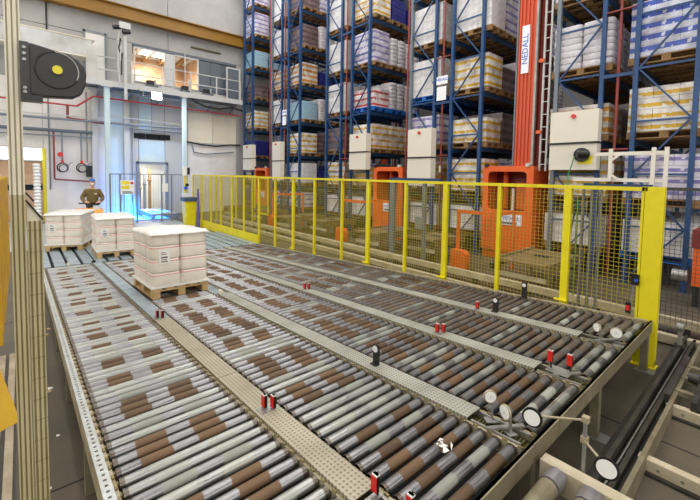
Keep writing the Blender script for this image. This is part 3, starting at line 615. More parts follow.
def red_eyes(x, y, label, gap=0.045, n=2, h=0.1, sc_=1.1):
    t = thing('red_reflector_pair', label, 'reflector', (x, y, zdeck(x) + 0.009), group='red reflector pairs on the tread strips')
    MB().box((-0.02, -0.07, 0), (0.02 + gap*(n-1), 0.02 + 0.045*(n-1), 0.005)).build('foot', M['steel'], t)
    for k in range(n):
        X = k*gap; Y = 0.045*k
        MB().box((X - 0.006, Y - 0.004, 0.004), (X + 0.006, Y + 0.006, h)).build('stem', M['charcoal'], t)
        b = MB().box((X - 0.014*sc_, Y - 0.022, h - 0.085*sc_), (X + 0.014*sc_, Y - 0.004, h)).build('holder', M['charcoal'], t)
        MB().box((X - 0.018*sc_, Y - 0.028, h - 0.08*sc_), (X + 0.014*sc_, Y - 0.012, h - 0.008)).build('red_face', M['red'], b)
        MB().box((X - 0.0145*sc_, Y - 0.026, h - 0.008), (X + 0.0145*sc_, Y - 0.002, h)).build('white_top', M['white_disc'], b)
red_eyes(-4.86, 1.24, 'pair of red reflectors on the first tread strip beside the nearest pallet')
red_eyes(-2.27, 1.27, 'pair of red reflectors halfway along the first tread strip')
red_eyes(-1.22, 1.3, 'single red edged reflector at the front end of the first tread strip', n=1, h=0.12, sc_=1.1)
red_eyes(-1.05, 1.36, 'small dark red reflector beside the front end of the first tread strip', n=1, h=0.09)
red_eyes(-4.7, 3.3, 'small pair of red reflectors far along the third tread strip')
red_eyes(-2.28, 3.3, 'pair of red reflectors halfway along the third tread strip')
red_eyes(-1.18, 3.31, 'pair of tall red reflectors at the front end of the third tread strip', gap=0.13, h=0.16, sc_=1.2)
red_eyes(-2.4, 4.3, 'single small red reflector on the tread strip nearest the fence', n=1, h=0.1)
for i, (x, y) in enumerate(((-5.42, 2.24), (-9.95, 1.2), (-9.9, 5.0), (-10.0, 0.75))):
    e = thing('photo_eye', ['small cream photo eye at the broken end of the second tread strip', 'small dark photo eye between the two rear pallets', 'small grey photo eye before the yellow kick plate', 'small dark photo eye in front of the leftmost pallet'][i], 'sensor', (x, y, zdeck(x)), group='photo eyes on the deck')
    MB().cyl((0, 0, 0.03), (0.05, 0, 0.03), 0.035, 12).build('lens', M['cabinet'] if i != 1 else M['charcoal'], e); MB().box((-0.03, -0.02, -0.01), (0.0, 0.02, 0.05)).build('mount', M['charcoal'], e)
# crumpled paper caught on the rollers, paper on floor
cp = MB(); rnd = random.Random(3)
for k in range(10):
    c = Vector((rnd.uniform(-.035, .035), rnd.uniform(-.05, .05), rnd.uniform(0, .02))); vs = [c + Vector((rnd.uniform(-.03, .03), rnd.uniform(-.03, .03), rnd.uniform(-.008, .02))) for _ in range(4)]
    cp.add(vs, [(0, 1, 2), (0, 2, 3), (0, 3, 1), (1, 3, 2)])
tag(cp.build('torn_film', M['film'], loc=(-1.2, 1.83, zdeck(-1.2) + 0.005)), 'scrap of torn white film stuck on a roller near the front', 'litter')
cp = MB().add([(0, 0, 0.004), (0.12, 0.03, 0.01), (0.16, 0.13, 0.004), (0.07, 0.1, 0.02), (0.02, 0.14, 0.006)], [(0, 1, 3), (1, 2, 3), (0, 3, 4)]); cp.add([(p[0], p[1], p[2] - 0.003) for p in cp.v], [(0, 3, 1), (1, 3, 2), (0, 4, 3)])
tag(cp.build('paper_scrap', M['paper'], loc=(-2.75, 0.13, 0.0)), 'crumpled pale paper scrap on the dirty floor beside the left rail', 'litter')

# ------------------------------------------------------------------ transfer track on the floor at the right
tk = thing('transfer_track', 'dark oily floor rail running away beside the deck legs', 'rail', (-0.7, 4.2, 0))
MB().box((-0.1, -1.7, 0.0), (0.12, 2.2, 0.06)).build('base', M['track_dark'], tk); MB().box((-0.03, -1.7, 0.06), (0.0, 2.2, 0.16)).box((0.05, -1.7, 0.06), (0.08, 2.2, 0.13)).build('rail', M['track_dark'], tk)
MB().box((0.12, -1.7, 0.0), (0.15, 2.2, 0.14)).build('side_plate', M['end_beam'], tk); MB().box((0.02, -1.7, 0.06), (0.03, 2.2, 0.10)).build('bright_strip', M['steel'], tk)
for i, (y, h) in enumerate(((3.45, 0.1), (4.45, 0.1))):
    b = thing('cross_beam', ['white painted cross beam nearer the camera, right of floor rail', 'rusty white cross beam farther away, right of floor rail'][i], 'beam', (-0.6, y, 0), group='white cross beams')
    MB().box((0, -0.035, 0.02), (2.4, 0.035, h)).build('beam', M['rail_white'], b); MB().box((0, -0.07, 0), (2.4, 0.07, 0.02)).build('sole', M['track_dark'], b)
    for k in range(8): MB().cyl((0.12 + k*0.13, -0.035, h*0.55), (0.12 + k*0.13, -0.04, h*0.55), 0.01, 8).build('bolt', M['end_beam'], b)
lk = thing('lift_linkage', 'dark twin rail linkage lying between the cross beams', 'machine part', (-0.5, 4.95, 0))
for x in (-0.1, 0.08): MB().box((x - 0.02, -0.5, 0.08), (x + 0.02, 0.65, 0.18)).box((x + 0.02, -0.5, 0.08), (x + 0.05, 0.65, 0.1)).build('side_bar', M['track_dark'], lk)
for y in (-0.25, 0.1, 0.45): MB().box((-0.08, y - 0.03, 0.1), (0.06, y + 0.03, 0.15)).build('cross_bar', M['end_beam'], lk)
MB().cyl((-0.02, 0.02, 0.2), (0.06, 0.02, 0.2), 0.05, 12).build('wheel', M['track_dark'], lk)
for x in (-0.1, 0.08): MB().box((x - 0.03, -0.45, 0), (x + 0.03, -0.38, 0.08)).box((x - 0.03, 0.52, 0), (x + 0.03, 0.59, 0.08)).build('foot', M['track_dark'], lk)
hk = thing('stop_roller', 'upright steel stop with round head at the far end of floor rail', 'machine part', (-0.72, 5.95, 0))
MB().box((-0.02, -0.03, 0.16), (0.02, 0.03, 0.38)).build('arm', M['steel'], hk); MB().cyl((-0.03, 0, 0.38), (0.03, 0, 0.38), 0.055, 14).build('head', M['steel'], hk); MB().box((-0.05, -0.05, 0.14), (0.05, 0.05, 0.17)).build('foot', M['track_dark'], hk)

# ------------------------------------------------------------------ yellow safety fence
YF = 5.38
def wires(w, z0, z1, t=0.0045, step=0.05, off=0.0):
    mb = MB(); n = int(w / step)
    for k in range(1, n): mb.box((k*w/n - t/2, -t/2, z0), (k*w/n + t/2, t/2, z1))
    nz = int((z1 - z0) / step)
    for k in range(1, nz):
        z = z0 + k*(z1 - z0)/nz; mb.box((0, -t/2 - t, z - t/2), (w, -t/2, z + t/2))
    return mb
yf = thing('safety_fence', 'yellow wire mesh safety fence between the roller lanes and the racks', 'fence', (-1.0, YF, 0))
px = [-15.7, -14.75, -13.8, -12.9, -11.99, -11.09, -10.09, -9.16, -8.25, -7.32, -6.3, -5.48, -4.5, -3.65, -2.72, -1.81]
for k, x in enumerate(px):
    w = 0.085 if k in (15, 13, 11, 8) else 0.05
    z0 = 0.0
    MB().box((x + 1.0 - w/2, -0.025, z0), (x + 1.0 + w/2, 0.025, 2.0)).build('post', M['yellow'], yf)
    if w > 0.06: MB().box((x + 1.0 - 0.1, -0.06, zdeck(x) + 0.02), (x + 1.0 + 0.05, 0.0, zdeck(x) + 0.035)).build('foot', M['yellow'], yf)
MB().box((-14.7, -0.03, 2.0), (0.0, 0.03, 2.045)).build('top_rail', M['yellow'], yf)
xs = px + [-1.03]
for a, b in zip(xs[:-1], xs[1:]):
    zl = max(0.1, zdeck((a+b)/2) - 0.25)
    wires(b - a, zl, 2.0).build('wire_mesh', M['yellow_wire'], yf, (a + 1.0, 0.02, 0), kind='stuff')
MB().box((-14.0, -0.05, 0.0), (-9.06, -0.026, 0.3)).build('kick_plate', M['yellow'], yf)
ep = thing('fence_end_post', 'wide flat yellow box post at the right end of the mesh fence', 'post', (-0.95, YF, 0))
MB().box((-0.07, -0.03, 0.02), (0.1, 0.07, 2.05)).build('box_section', M['yellow'], ep); MB().box((-0.1, -0.03, 0.02), (-0.075, 0.05, 2.05)).build('lip', M['yellow'], ep); MB().box((-0.11, -0.05, 0), (0.12, 0.09, 0.02)).build('foot_plate', M['yellow'], ep)
sw = thing('gate_switch', 'black gate switch with blue light and red button on yellow end post', 'switch', (-1.06, YF - 0.035, 0.95))
MB().box((-0.03, -0.04, -0.02), (0.04, 0.0, 0.1)).build('body', M['black'], sw); MB().box((0.0, -0.045, 0.02), (0.03, -0.04, 0.05)).build('light', M['sign_blue'], sw)
MB().cyl((-0.01, -0.02, -0.02), (-0.03, -0.02, -0.4), 0.01, 8).build('conduit', M['steel'], sw)
MB().box((-0.07, -0.04, -0.36), (-0.02, 0.0, -0.24)).build('button_box', M['black'], sw); MB().box((-0.065, -0.046, -0.33), (-0.03, -0.04, -0.27)).build('red_button', M['red'], sw)
# return fence going deeper at the far end
yr = thing('return_fence', 'yellow mesh fence turning away from the far end of the safety fence', 'fence', (-15.7, YF + 0.06, 0))
for k, y in enumerate((0.9, 1.8, 2.7)): MB().box((-0.03, y - 0.03, 0), (0.03, y + 0.03, 2.0)).build('post', M['yellow'], yr)
MB().box((-0.025, 0.0, 2.0), (0.025, 2.75, 2.04)).build('top_rail', M['yellow'], yr)
for k in range(3):
    o = wires(0.9, 0.1, 2.0).build('wire_mesh', M['yellow_wire'], yr, (0, 0.02 + 0.9*k, 0), kind='stuff'); o.rotation_euler = (0, 0, math.pi/2)
# short fence section beyond the return with rounded gate frame
yg = thing('inner_gate', 'yellow tubular gate frame standing behind the far fence section', 'gate', (-13.2, 7.0, 0))
MB().path([(0, 0, 0.6), (0, 0, 1.95), (0.75, 0, 1.95), (0.75, 0, 0.6), (0, 0, 0.6)], 0.03, 8).build('frame', M['yellow'], yg); MB().cyl((0, 0, 0), (0, 0, 0.6), 0.03, 8).build('leg', M['yellow'], yg); MB().cyl((-0.5, 0, 0), (-0.5, 0, 1.95), 0.03, 8).build('post', M['yellow'], yg)
wires(0.75, 0.6, 1.95).build('wire_mesh', M['yellow_wire'], yg, kind='stuff')
# dark mesh beyond the end post
dm = thing('dark_mesh_panel', 'dark wire mesh panel standing right of the wide yellow post', 'fence', (-1.04, 6.1, 0))
wires(2.2, 0.35, 2.0).build('wire_mesh', M['dark_wire'], dm, kind='stuff'); MB().box((-0.03, -0.02, 0), (0.0, 0.02, 2.05)).build('post', M['upright_grey'], dm); MB().box((2.2, -0.02, 0), (2.24, 0.02, 2.05)).build('post', M['upright_grey'], dm); MB().box((0, -0.015, 2.0), (2.2, 0.015, 2.04)).build('top_rail', M['dark_wire'], dm)
# operator post at the far end of fence
ob = thing('yellow_bin', 'yellow bin with grey lid at the far end of the fence', 'bin', (-15.2, 5.05, 0))
MB().extrude([(-0.17, 0), (0.17, 0), (0.22, 1.0), (-0.22, 1.0)], 0, -0.2, 0.2).build('body', M['yellow'], ob); MB().box((-0.24, -0.26, 1.0), (0.24, 0.26, 1.15)).build('lid', M['bluelamp'], ob)
pp = thing('violet_pole', 'dark violet pole leaning beside the yellow bin', 'pole', (-14.6, 5.2, 0)); MB().cyl((0, 0, 0), (-0.05, 0, 1.5), 0.07, 8, 0.03).build('shaft', M['purple'], pp); MB().cyl((0, 0, 0), (0, 0, 0.02), 0.1, 10).build('foot', M['charcoal'], pp)
cs = thing('control_stand', 'white control box with buttons on slim yellow post by the bin', 'control box', (-15.8, 5.1, 0))
MB().box((-0.04, -0.04, 0), (0.04, 0.04, 2.0)).build('post', M['yellow'], cs); MB().box((0.0, -0.14, 0.95), (0.1, 0.1, 1.3)).build('box', M['sign_white'], cs); MB().cyl((0.06, -0.02, 1.5), (0.14, -0.02, 1.5), 0.07, 10).build('button', M['sign_blue'], cs); MB().cyl((0.06, 0.04, 1.62), (0.14, 0.04, 1.62), 0.06, 10).build('button', M['black'], cs)
MB().cyl((0.0, 0, 2.0), (0.0, 0, 2.36), 0.12, 12).build('lamp_head', M['white_disc'], cs); MB().cyl((0.02, 0.08, 2.04), (0.02, 0.08, 2.32), 0.1, 10).build('lamp_back', M['black'], cs)

# ------------------------------------------------------------------ goods on wooden pallets
def pallet_parts(root, m, separate=False, w=0.8, l=1.2):
    """euro pallet: long side along local x"""
    if separate:
        p = bpy.data.objects.new('pallet', None); col.objects.link(p); p.parent = root
        bm_ = MB().box((-0.07, -0.05, 0.022), (0.07, 0.05, 0.1)).mesh('block')
        for x in (-l/2 + 0.07, 0, l/2 - 0.07):
            for y in (-w/2 + 0.05, 0, w/2 - 0.05): link('block', bm_, M[m], p, (x, y, 0))
        for y in (-w/2 + 0.05, 0, w/2 - 0.05): MB().box((-l/2, y - 0.05, 0), (l/2, y + 0.05, 0.022)).build('bottom_board', M[m], p)
        for x in (-l/2 + 0.07, 0, l/2 - 0.07): MB().box((x - 0.07, -w/2, 0.1), (x + 0.07, w/2, 0.122)).build('stringer_board', M[m], p)
        for k in range(5):
            y = -w/2 + 0.06 + k*(w - 0.12)/4; MB().box((-l/2, y - 0.06, 0.122), (l/2, y + 0.06, 0.144)).build('deck_board', M[m], p)
        return p
    mb = MB()
    for x in (-l/2 + 0.07, 0, l/2 - 0.07):
        for y in (-w/2 + 0.05, 0, w/2 - 0.05): mb.box((x - 0.07, y - 0.05, 0.022), (x + 0.07, y + 0.05, 0.1))
        mb.box((x - 0.07, -w/2, 0.1), (x + 0.07, w/2, 0.122))
    for y in (-w/2 + 0.05, 0, w/2 - 0.05): mb.box((-l/2, y - 0.05, 0), (l/2, y + 0.05, 0.022))
    for k in range(5):
        y = -w/2 + 0.06 + k*(w - 0.12)/4; mb.box((-l/2, y - 0.055, 0.122), (l/2, y + 0.055, 0.144))
    return mb
def bale_mesh(lx, ly, h, rad=0.12, n=4):
    """rounded bundle: squircle outline, soft top and bottom edges"""
    rings = [(-h/2, 0.965), (-h*0.36, 1.0), (h*0.36, 1.0), (h/2, 0.965)]; vs = []; cnt = 4*n
    def outline(k):
        q, r = divmod(k, n); a = math.pi/2*q + math.pi/2*r/(n-1)
        cx = (lx/2 - rad) * (1 if q in (0, 3) else -1); cy = (ly/2 - rad) * (1 if q in (0, 1) else -1)
        return cx + rad*math.cos(a), cy + rad*math.sin(a)
    for z, s_ in rings:
        for k in range(cnt): x, y = outline(k); vs.append((x*s_, y*s_, z))
    fs = [(r*cnt + k, r*cnt + (k+1) % cnt, (r+1)*cnt + (k+1) % cnt, (r+1)*cnt + k) for r in range(3) for k in range(cnt)]
    fs += [tuple(range(cnt))[::-1], tuple(range(3*cnt, 4*cnt))]
    return MB().add(vs, fs, True), [outline(k) for k in range(cnt)]
bmb, outl = bale_mesh(0.3985, 0.3985, 0.1965, 0.07); bale_me = bmb.mesh('bale'); bale_me.materials.append(M['bale'])
tb = MB(); cnt = len(outl)
vs = [(x*1.012, y*1.012, z) for z in (-0.007, 0.007) for x, y in outl]
tb.add(vs, [(k, (k+1) % cnt, cnt + (k+1) % cnt, cnt + k) for k in range(cnt)], True); tape_me = tb.mesh('tape'); tape_me.materials.append(M['tape'])
def white_pallet(x, y, z, yaw, label, tilt=0.0, hsc=1.0):
    t = thing('pallet_of_bales', label, 'pallet load', (x, y, z), (0, tilt, yaw), 'white wrapped pallets on the lanes')
    pallet_parts(t, 'wood', True)
    for L_ in range(4):
        for ix in range(3):
            for iy in range(2):
                b = link('bale', bale_me, M['bale'], t, (-0.4 + 0.4*ix, -0.2 + 0.4*iy, 0.16 + 0.0985 + 0.197*L_))
                if L_ in (0, 1, 2): link('tape', tape_me, M['tape'], b, (0, 0, 0.075))
    # film skirt on pallet, and loose cover sheet with sagging rim
    MB().extrude([(-0.6, -0.42), (0.6, -0.42), (0.62, 0.42), (-0.6, 0.42)], 2, 0.145, 0.17).build('film_skirt', M['film'], t)
    n = 18; cs_ = []; rnd = random.Random(int(abs(x)*100))
    hs = {}
    for i in range(n + 1):
        for j in range(n + 1):
            u = -1 + 2*i/n; v = -1 + 2*j/n; e = max(abs(u), abs(v))
            zz = 0.955 + 0.034*(1 - abs(u)**2)*(1 - abs(v)**2)*1.1 + rnd.uniform(-0.007, 0.007) - (0.04 if e > 0.99 else 0.0)
            cs_.append((u*0.635, v*0.43, zz))
    fs = [(i*(n+1)+j, (i+1)*(n+1)+j, (i+1)*(n+1)+j+1, i*(n+1)+j+1) for i in range(n) for j in range(n)]
    o = MB().add(cs_, fs, True).build('cover_sheet', M['film'], t); md = o.modifiers.new('thickness', 'SOLIDIFY'); md.thickness = 0.006
    lb = MB().box((0.603, -0.31, 0.5), (0.606, -0.16, 0.7)).build('label_sheet', M['paper'], t)
    MB().box((0.606, -0.28, 0.52), (0.607, -0.19, 0.535)).box((0.606, -0.28, 0.55), (0.607, -0.2, 0.562)).box((0.606, -0.28, 0.578), (0.607, -0.19, 0.6)).box((0.606, -0.28, 0.63), (0.607, -0.2, 0.64)).box((0.606, -0.28, 0.655), (0.607, -0.22, 0.665)).build('label_print', M['ink'], lb)
    return t
white_pallet(-6.36, 1.80, zdeck(-6.36) + 0.001, 0.0, 'nearest white wrapped pallet load with pink bands, on the second lane', TH)
white_pallet(-10.95, 1.75, 0.072, math.radians(-2), 'middle white wrapped pallet load standing at the start of the second lane')
white_pallet(-12.45, 1.02, 0.072, math.radians(-21), 'leftmost white wrapped pallet load, turned askew in front of the person')

# ------------------------------------------------------------------ pallet racks with their goods
YR = 9.54; LEV = [0.64, 1.75, 3.1, 4.6, 6.2, 7.85, 9.5, 11.1]
carton_me = MB().cbox((0, 0, 0), (0.388, 0.388, 0.214)).mesh('carton')
def shell(nx, ny, nl, lx, ly, h, maker):
    for L_ in range(nl):
        for ix in range(nx):
            for iy in range(ny): maker((ix - (nx-1)/2)*lx, (iy - (ny-1)/2)*ly, h/2 + L_*h)
sackmb, _ = bale_mesh(0.59, 0.395, 0.135, 0.09, 3); sack_me = sackmb.mesh('sack')
tray_me = MB().cbox((0, 0, 0), (1.16, 0.77, 0.085)).mesh('tray')
STYLE = {  # goods: (style, material, description, name)
 'yel': ('carton', 'g_yellow', 'white cartons with yellow print', 'carton_load'), 'tan': ('carton', 'g_yellow2', 'tan cartons with yellow print', 'carton_load'),
 'amb': ('carton', 'g_amber', 'white and amber trays', 'carton_load'), 'bro': ('carton', 'g_brown', 'violet brown wrapped cartons', 'carton_load'),
 'whi': ('carton', 'g_white', 'plain white cartons', 'carton_load'), 'sac': ('sack', 'g_sack', 'white sacks', 'sack_load'),
 'lil': ('carton', 'g_lilac', 'lilac wrapped cartons', 'carton_load'), 'blf': ('carton', 'g_bluefilm', 'cartons in blue film', 'carton_load'),
 'blu': ('tray', 'g_blue', 'dark blue crates', 'crate_load'), 'sky': ('tray', 'g_sky', 'light blue trays', 'tray_load'), 'red': ('carton', 'g_red', 'white cartons with red print', 'carton_load')}
TIER = ['lowest', 'second', 'third', 'fourth', 'fifth', 'sixth', 'seventh', 'top']
DEPTH = ['at the end', 'second in', 'third in', 'fourth in', 'fifth in', 'sixth in']
RACKS = [('Z', -19.62, -18.66, 'first rack from wall'), ('A1', -16.62, -15.69, 'second rack from wall'), ('A2', -15.11, -14.17, 'third rack from wall'),
         ('B1', -12.23, -11.32, 'fourth rack from wall'), ('B2', -10.71, -9.80, 'fifth rack from wall'), ('M1', -7.89, -6.97, 'sixth rack from wall'),
         ('M2', -6.38, -5.46, 'seventh rack from wall'), ('R1', -3.57, -2.67, 'eighth rack from wall'), ('R2', -2.08, -1.16, 'rightmost rack')]
GOODS = {'Z': 'blu yel blu yel bro sky lil lil|blu blu blu yel bro sky lil whi', 'A1': 'lil whi bro whi amb whi whi lil|whi sac whi red whi sac whi whi',
 'A2': 'lil whi yel sky amb bro bro lil|blu blu bro sac blu sac lil whi', 'B1': 'whi yel bro whi whi whi whi|sac lil sac whi sac lil whi',
 'B2': 'whi tan yel red lil yel whi|amb tan yel sac sac blu whi', 'M1': 'whi tan lil whi whi red|bro yel blu bro sac bro',
 'M2': 'whi yel yel yel whi whi|yel tan bro bro lil lil|whi lil bro sac lil sac', 'R1': 'whi yel amb sac whi|bro amb bro sac bro', 'R2': 'whi lil yel blf whi|whi lil yel blf whi'}
ROWS = {'Z': 8, 'A1': 8, 'A2': 8, 'B1': 7, 'B2': 7, 'M1': 6, 'M2': 6, 'R1': 5, 'R2': 5}
DEEP = {'Z': 3, 'A1': 2, 'A2': 3, 'B1': 3, 'B2': 3, 'M1': 4, 'M2': 6, 'R1': 6, 'R2': 4}
joined_cache = {}
def load(key, xc, yc, lev, nl, label, sep, blue=False):
    st, mt, desc, nm = STYLE[key]
    t = thing(nm, label, 'pallet load', (xc, yc, lev - 0.144), group='pallet loads in the racks')
    pk = ('pallet', blue)
    if pk not in joined_cache:
        joined_cache[pk] = pallet_parts(None, 'wood').mesh('pallet'); joined_cache[pk].materials.append(M['pallet_blue' if blue else 'wood_old'])
    link('pallet', joined_cache[pk], None, t)
    zb = 0.146
    if st == 'tray': n = nl*2
    if sep and st != 'tray':
        if st == 'carton': shell(3, 2, nl, 0.392, 0.392, 0.22, lambda x, y, z: link('carton', carton_me, M[mt], t, (x + random.uniform(-.004, .004), y, zb + z), slot=True))
        else: shell(2, 2, int(nl*1.5), 0.595, 0.4, 0.14, lambda x, y, z: link('sack', sack_me, M[mt], t, (x + random.uniform(-.015, .015), y + random.uniform(-.01, .01), zb + z), (0, 0, random.uniform(-.03, .03)), slot=True))
    elif st == 'tray':
        for L_ in range(nl*2): link('tray', tray_me, M[mt], t, (random.uniform(-.006, .006), random.uniform(-.006, .006), zb + 0.05 + 0.1*L_), slot=True)
    else:
        k = (key, nl)
        if k not in joined_cache:
            mb = MB()
            if st == 'carton': shell(3, 2, nl, 0.392, 0.392, 0.22, lambda x, y, z: mb.cbox((x, y, z - 0.11), (0.388, 0.388, 0.214)))
            else: shell(2, 2, int(nl*1.5), 0.595, 0.4, 0.14, lambda x, y, z: mb.add([(v[0] + x, v[1] + y, v[2] + z - 0.11) for v in sackmb.v], sackmb.f, True))
            joined_cache[k] = mb.mesh('stack'); joined_cache[k].materials.append(M[mt])
        link('stack_of_sacks' if st == 'sack' else 'stack_of_cartons', joined_cache[k], None, t, (0, 0, zb + 0.11), kind='stuff')
    return t
carton_me.materials.append(M['g_white']); sack_me.materials.append(M['g_sack']); tray_me.materials.append(M['g_sky'])
up_me = {}
for rid, x0, x1, phrase in RACKS:
    nlev = ROWS[rid]; top = LEV[nlev - 1] + 1.7 if nlev < 8 else 12.4
    deep = DEEP[rid]; frames = [YR] + [YR + 2.75*(k+1) for k in range((deep + 2)//3)]
    rk = thing('pallet_rack', 'blue steel pallet rack, the ' + phrase + (' with cable plug cabinets in front' if rid == 'R1' else ''), 'rack', ((x0+x1)/2, YR, 0), group='blue pallet racks')
    hw = (x1 - x0)/2
    if (top,) not in up_me:
        up_me[(top,)] = MB().box((-0.04, -0.045, 0.01), (0.04, -0.035, top)).box((-0.04, -0.035, 0.01), (-0.032, 0.05, top)).box((0.032, -0.035, 0.01), (0.04, 0.05, top)).box((-0.07, -0.07, 0), (0.07, 0.07, 0.01)).mesh('upright')
        up_me[(top,)].materials.append(M['rack_blue'])
    for fi, fy in enumerate(frames):
        for s_ in (-1, 1):
            link('upright', up_me[(top,)], M['upright_grey'] if (s_ == -1 and rid in ('A1', 'M1', 'R1') and fi == 0) else M['rack_blue'], rk, (s_*hw, fy - YR, 0), slot=True)
        if fi > 1: continue
        z = 0.12; side = 1
        while z + 1.06 < top:
            a, b = (-hw + 0.04)*side, (hw - 0.04)*side
            MB().bar((a, fy - YR, z), (b, fy - YR, z + 1.06), 0.03, 0.04, (0, 1, 0)).build('brace', M['rack_blue'], rk)
            MB().bar((-hw + 0.04, fy - YR - 0.02, z + 1.06), (hw - 0.04, fy - YR - 0.02, z + 1.06), 0.03, 0.04).build('brace', M['rack_blue'], rk)
            z += 1.06; side = -side
    for li in range(nlev):
        zt = LEV[li] - 0.146
        for fa, fb_ in zip(frames[:-1], frames[1:]):
            for s_ in (-1, 1): MB().box((s_*hw - 0.03, fa - YR + 0.05, zt - 0.12), (s_*hw + 0.03, fb_ - YR - 0.05, zt)).build('beam', M['beam_blue'], rk)
    rows = [g.split() for g in GOODS[rid].split('|')]
    for li in range(nlev):
        for d in range(deep):
            key = rows[min(d, len(rows) - 1) if d < 3 else d % len(rows)][li]
            nl = 3 if li == 0 else random.choice((3, 4, 4)) 
            if key in ('sac', 'lil', 'whi', 'blf') and li > 1: nl = 4 if li < 3 else 5
            if key == 'red' or key == 'tan': nl = 3
            desc = STYLE[key][2]
            lab = '%s on %s tier, %s, %s' % (desc, TIER[li], DEPTH[d], phrase)
            yy = YR + 0.48 + 0.89*(d % 3) + 2.75*(d // 3)
            load(key, (x0 + x1)/2 + random.uniform(-0.03, 0.03), yy, LEV[li] + 0.001, nl, lab, rid[0] in 'RM' and d == 0 or (rid == 'M2' and d == 1), blue=(rid, li) in (('B2', 3), ('M1', 3), ('R2', 0)))
# ties and sprinkler risers in the flues
for x, ph in ((-15.4, 'third rack'), (-11.01, 'fifth rack'), (-6.68, 'seventh rack'), (-2.38, 'rightmost rack')):
    t = thing('sprinkler_riser', 'dark red sprinkler riser pipe in the flue left of the ' + ph, 'pipe', (x, YR - 0.02, 0), group='sprinkler risers between racks')
    MB().cyl((0, 0, 0.02), (0, 0, 11.5), 0.028, 10).build('riser', M['pipe_red'], t)
    for z in (2.75, 5.6): MB().cyl((-0.25, -0.04, z), (0.25, -0.04, z), 0.02, 8).build('branch', M['pipe_red'], t)
    MB().cyl((0, -0.03, 2.25), (0, -0.03, 2.45), 0.03, 8).build('valve', M['light_grey'], t)
    sp_ = thing('rack_spacer', 'short blue tie bars across the flue left of the ' + ph, 'tie bar', (x, YR - 0.055, 0), group='rack ties')
    for z in (4.25, 7.4, 10.0): MB().box((-0.27, -0.008, z), (0.27, 0.0, z + 0.07)).build('tie', M['rack_blue'], sp_)

for x, ph in ((-7.99, 'sixth rack'), (-16.72, 'second rack')):
    tag(MB().cyl((0, 0, 0), (0, 0, 11.5), 0.03, 10).build('red_post', M['pipe_red'], loc=(x, YR - 0.05, 0)), 'thin dark red post against the grey upright of the ' + ph, 'post')
# row signs
def row_sign(x, z, label, big=True, y=YR - 0.075):
    t = thing('row_sign', label, 'sign', (x, y, z), group='white row signs on the racks')
    MB().box((-0.19, 0, 0.12), (0.19, 0.012, 0.36)).build('board', M['sign_white'], t)
    o = link('lettering', text_mesh('NEDALL', 0.11), M['sign_blue'], t, (0, -0.003, 0.26), (math.pi/2, 0, 0))
    MB().box((-0.17, 0.0, -0.34), (0.15, 0.012, 0.06)).build('number_plate', M['sign_white'], t); MB().box((-0.36, 0.012, 0.2), (0.36, 0.03, 0.26)).build('mounting_bar', M['rack_blue'], t); MB().box((-0.15, 0.004, 0.06), (-0.12, 0.01, 0.12)).box((0.12, 0.004, 0.06), (0.15, 0.01, 0.12)).build('hanger', M['charcoal'], t)
row_sign(-6.68, 4.7, 'white row sign with blue lettering on the sixth and seventh racks')
row_sign(-15.35, 4.75, 'small white row sign with blue lettering between second and third racks')

# ------------------------------------------------------------------ stacker cranes in the aisles
def rounded_portal(mb, x0, x1, z0, z1, ox0, ox1, oz0, oz1, r, ya, yb, n=4):
    """flat plate with a round-cornered opening"""
    inner = []
    for cx, cz, a0 in ((ox1 - r, oz1 - r, 0), (ox0 + r, oz1 - r, 90), (ox0 + r, oz0 + r, 180), (ox1 - r, oz0 + r, 270)):
        for k in range(n): a = math.radians(a0 + 90*k/(n-1)); inner.append((cx + r*math.cos(a), cz + r*math.sin(a)))
    outer = []
    for i, (x, z) in enumerate(inner):
        q = i // n; outer.append(((x1 if q in (0, 3) else x0), (z1 if q in (0, 1) else z0)))
    N_ = len(inner); vs = [(p[0], ya, p[1]) for p in inner] + [(p[0], ya, p[1]) for p in outer] + [(p[0], yb, p[1]) for p in inner] + [(p[0], yb, p[1]) for p in outer]
    fs = []
    for k in range(N_):
        j = (k+1) % N_
        fs += [(k, j, N_+j, N_+k), (2*N_+k, 3*N_+k, 3*N_+j, 2*N_+j), (k, 2*N_+k, 2*N_+j, j), (N_+k, N_+j, 3*N_+j, 3*N_+k)]
    return mb.add(vs, fs)
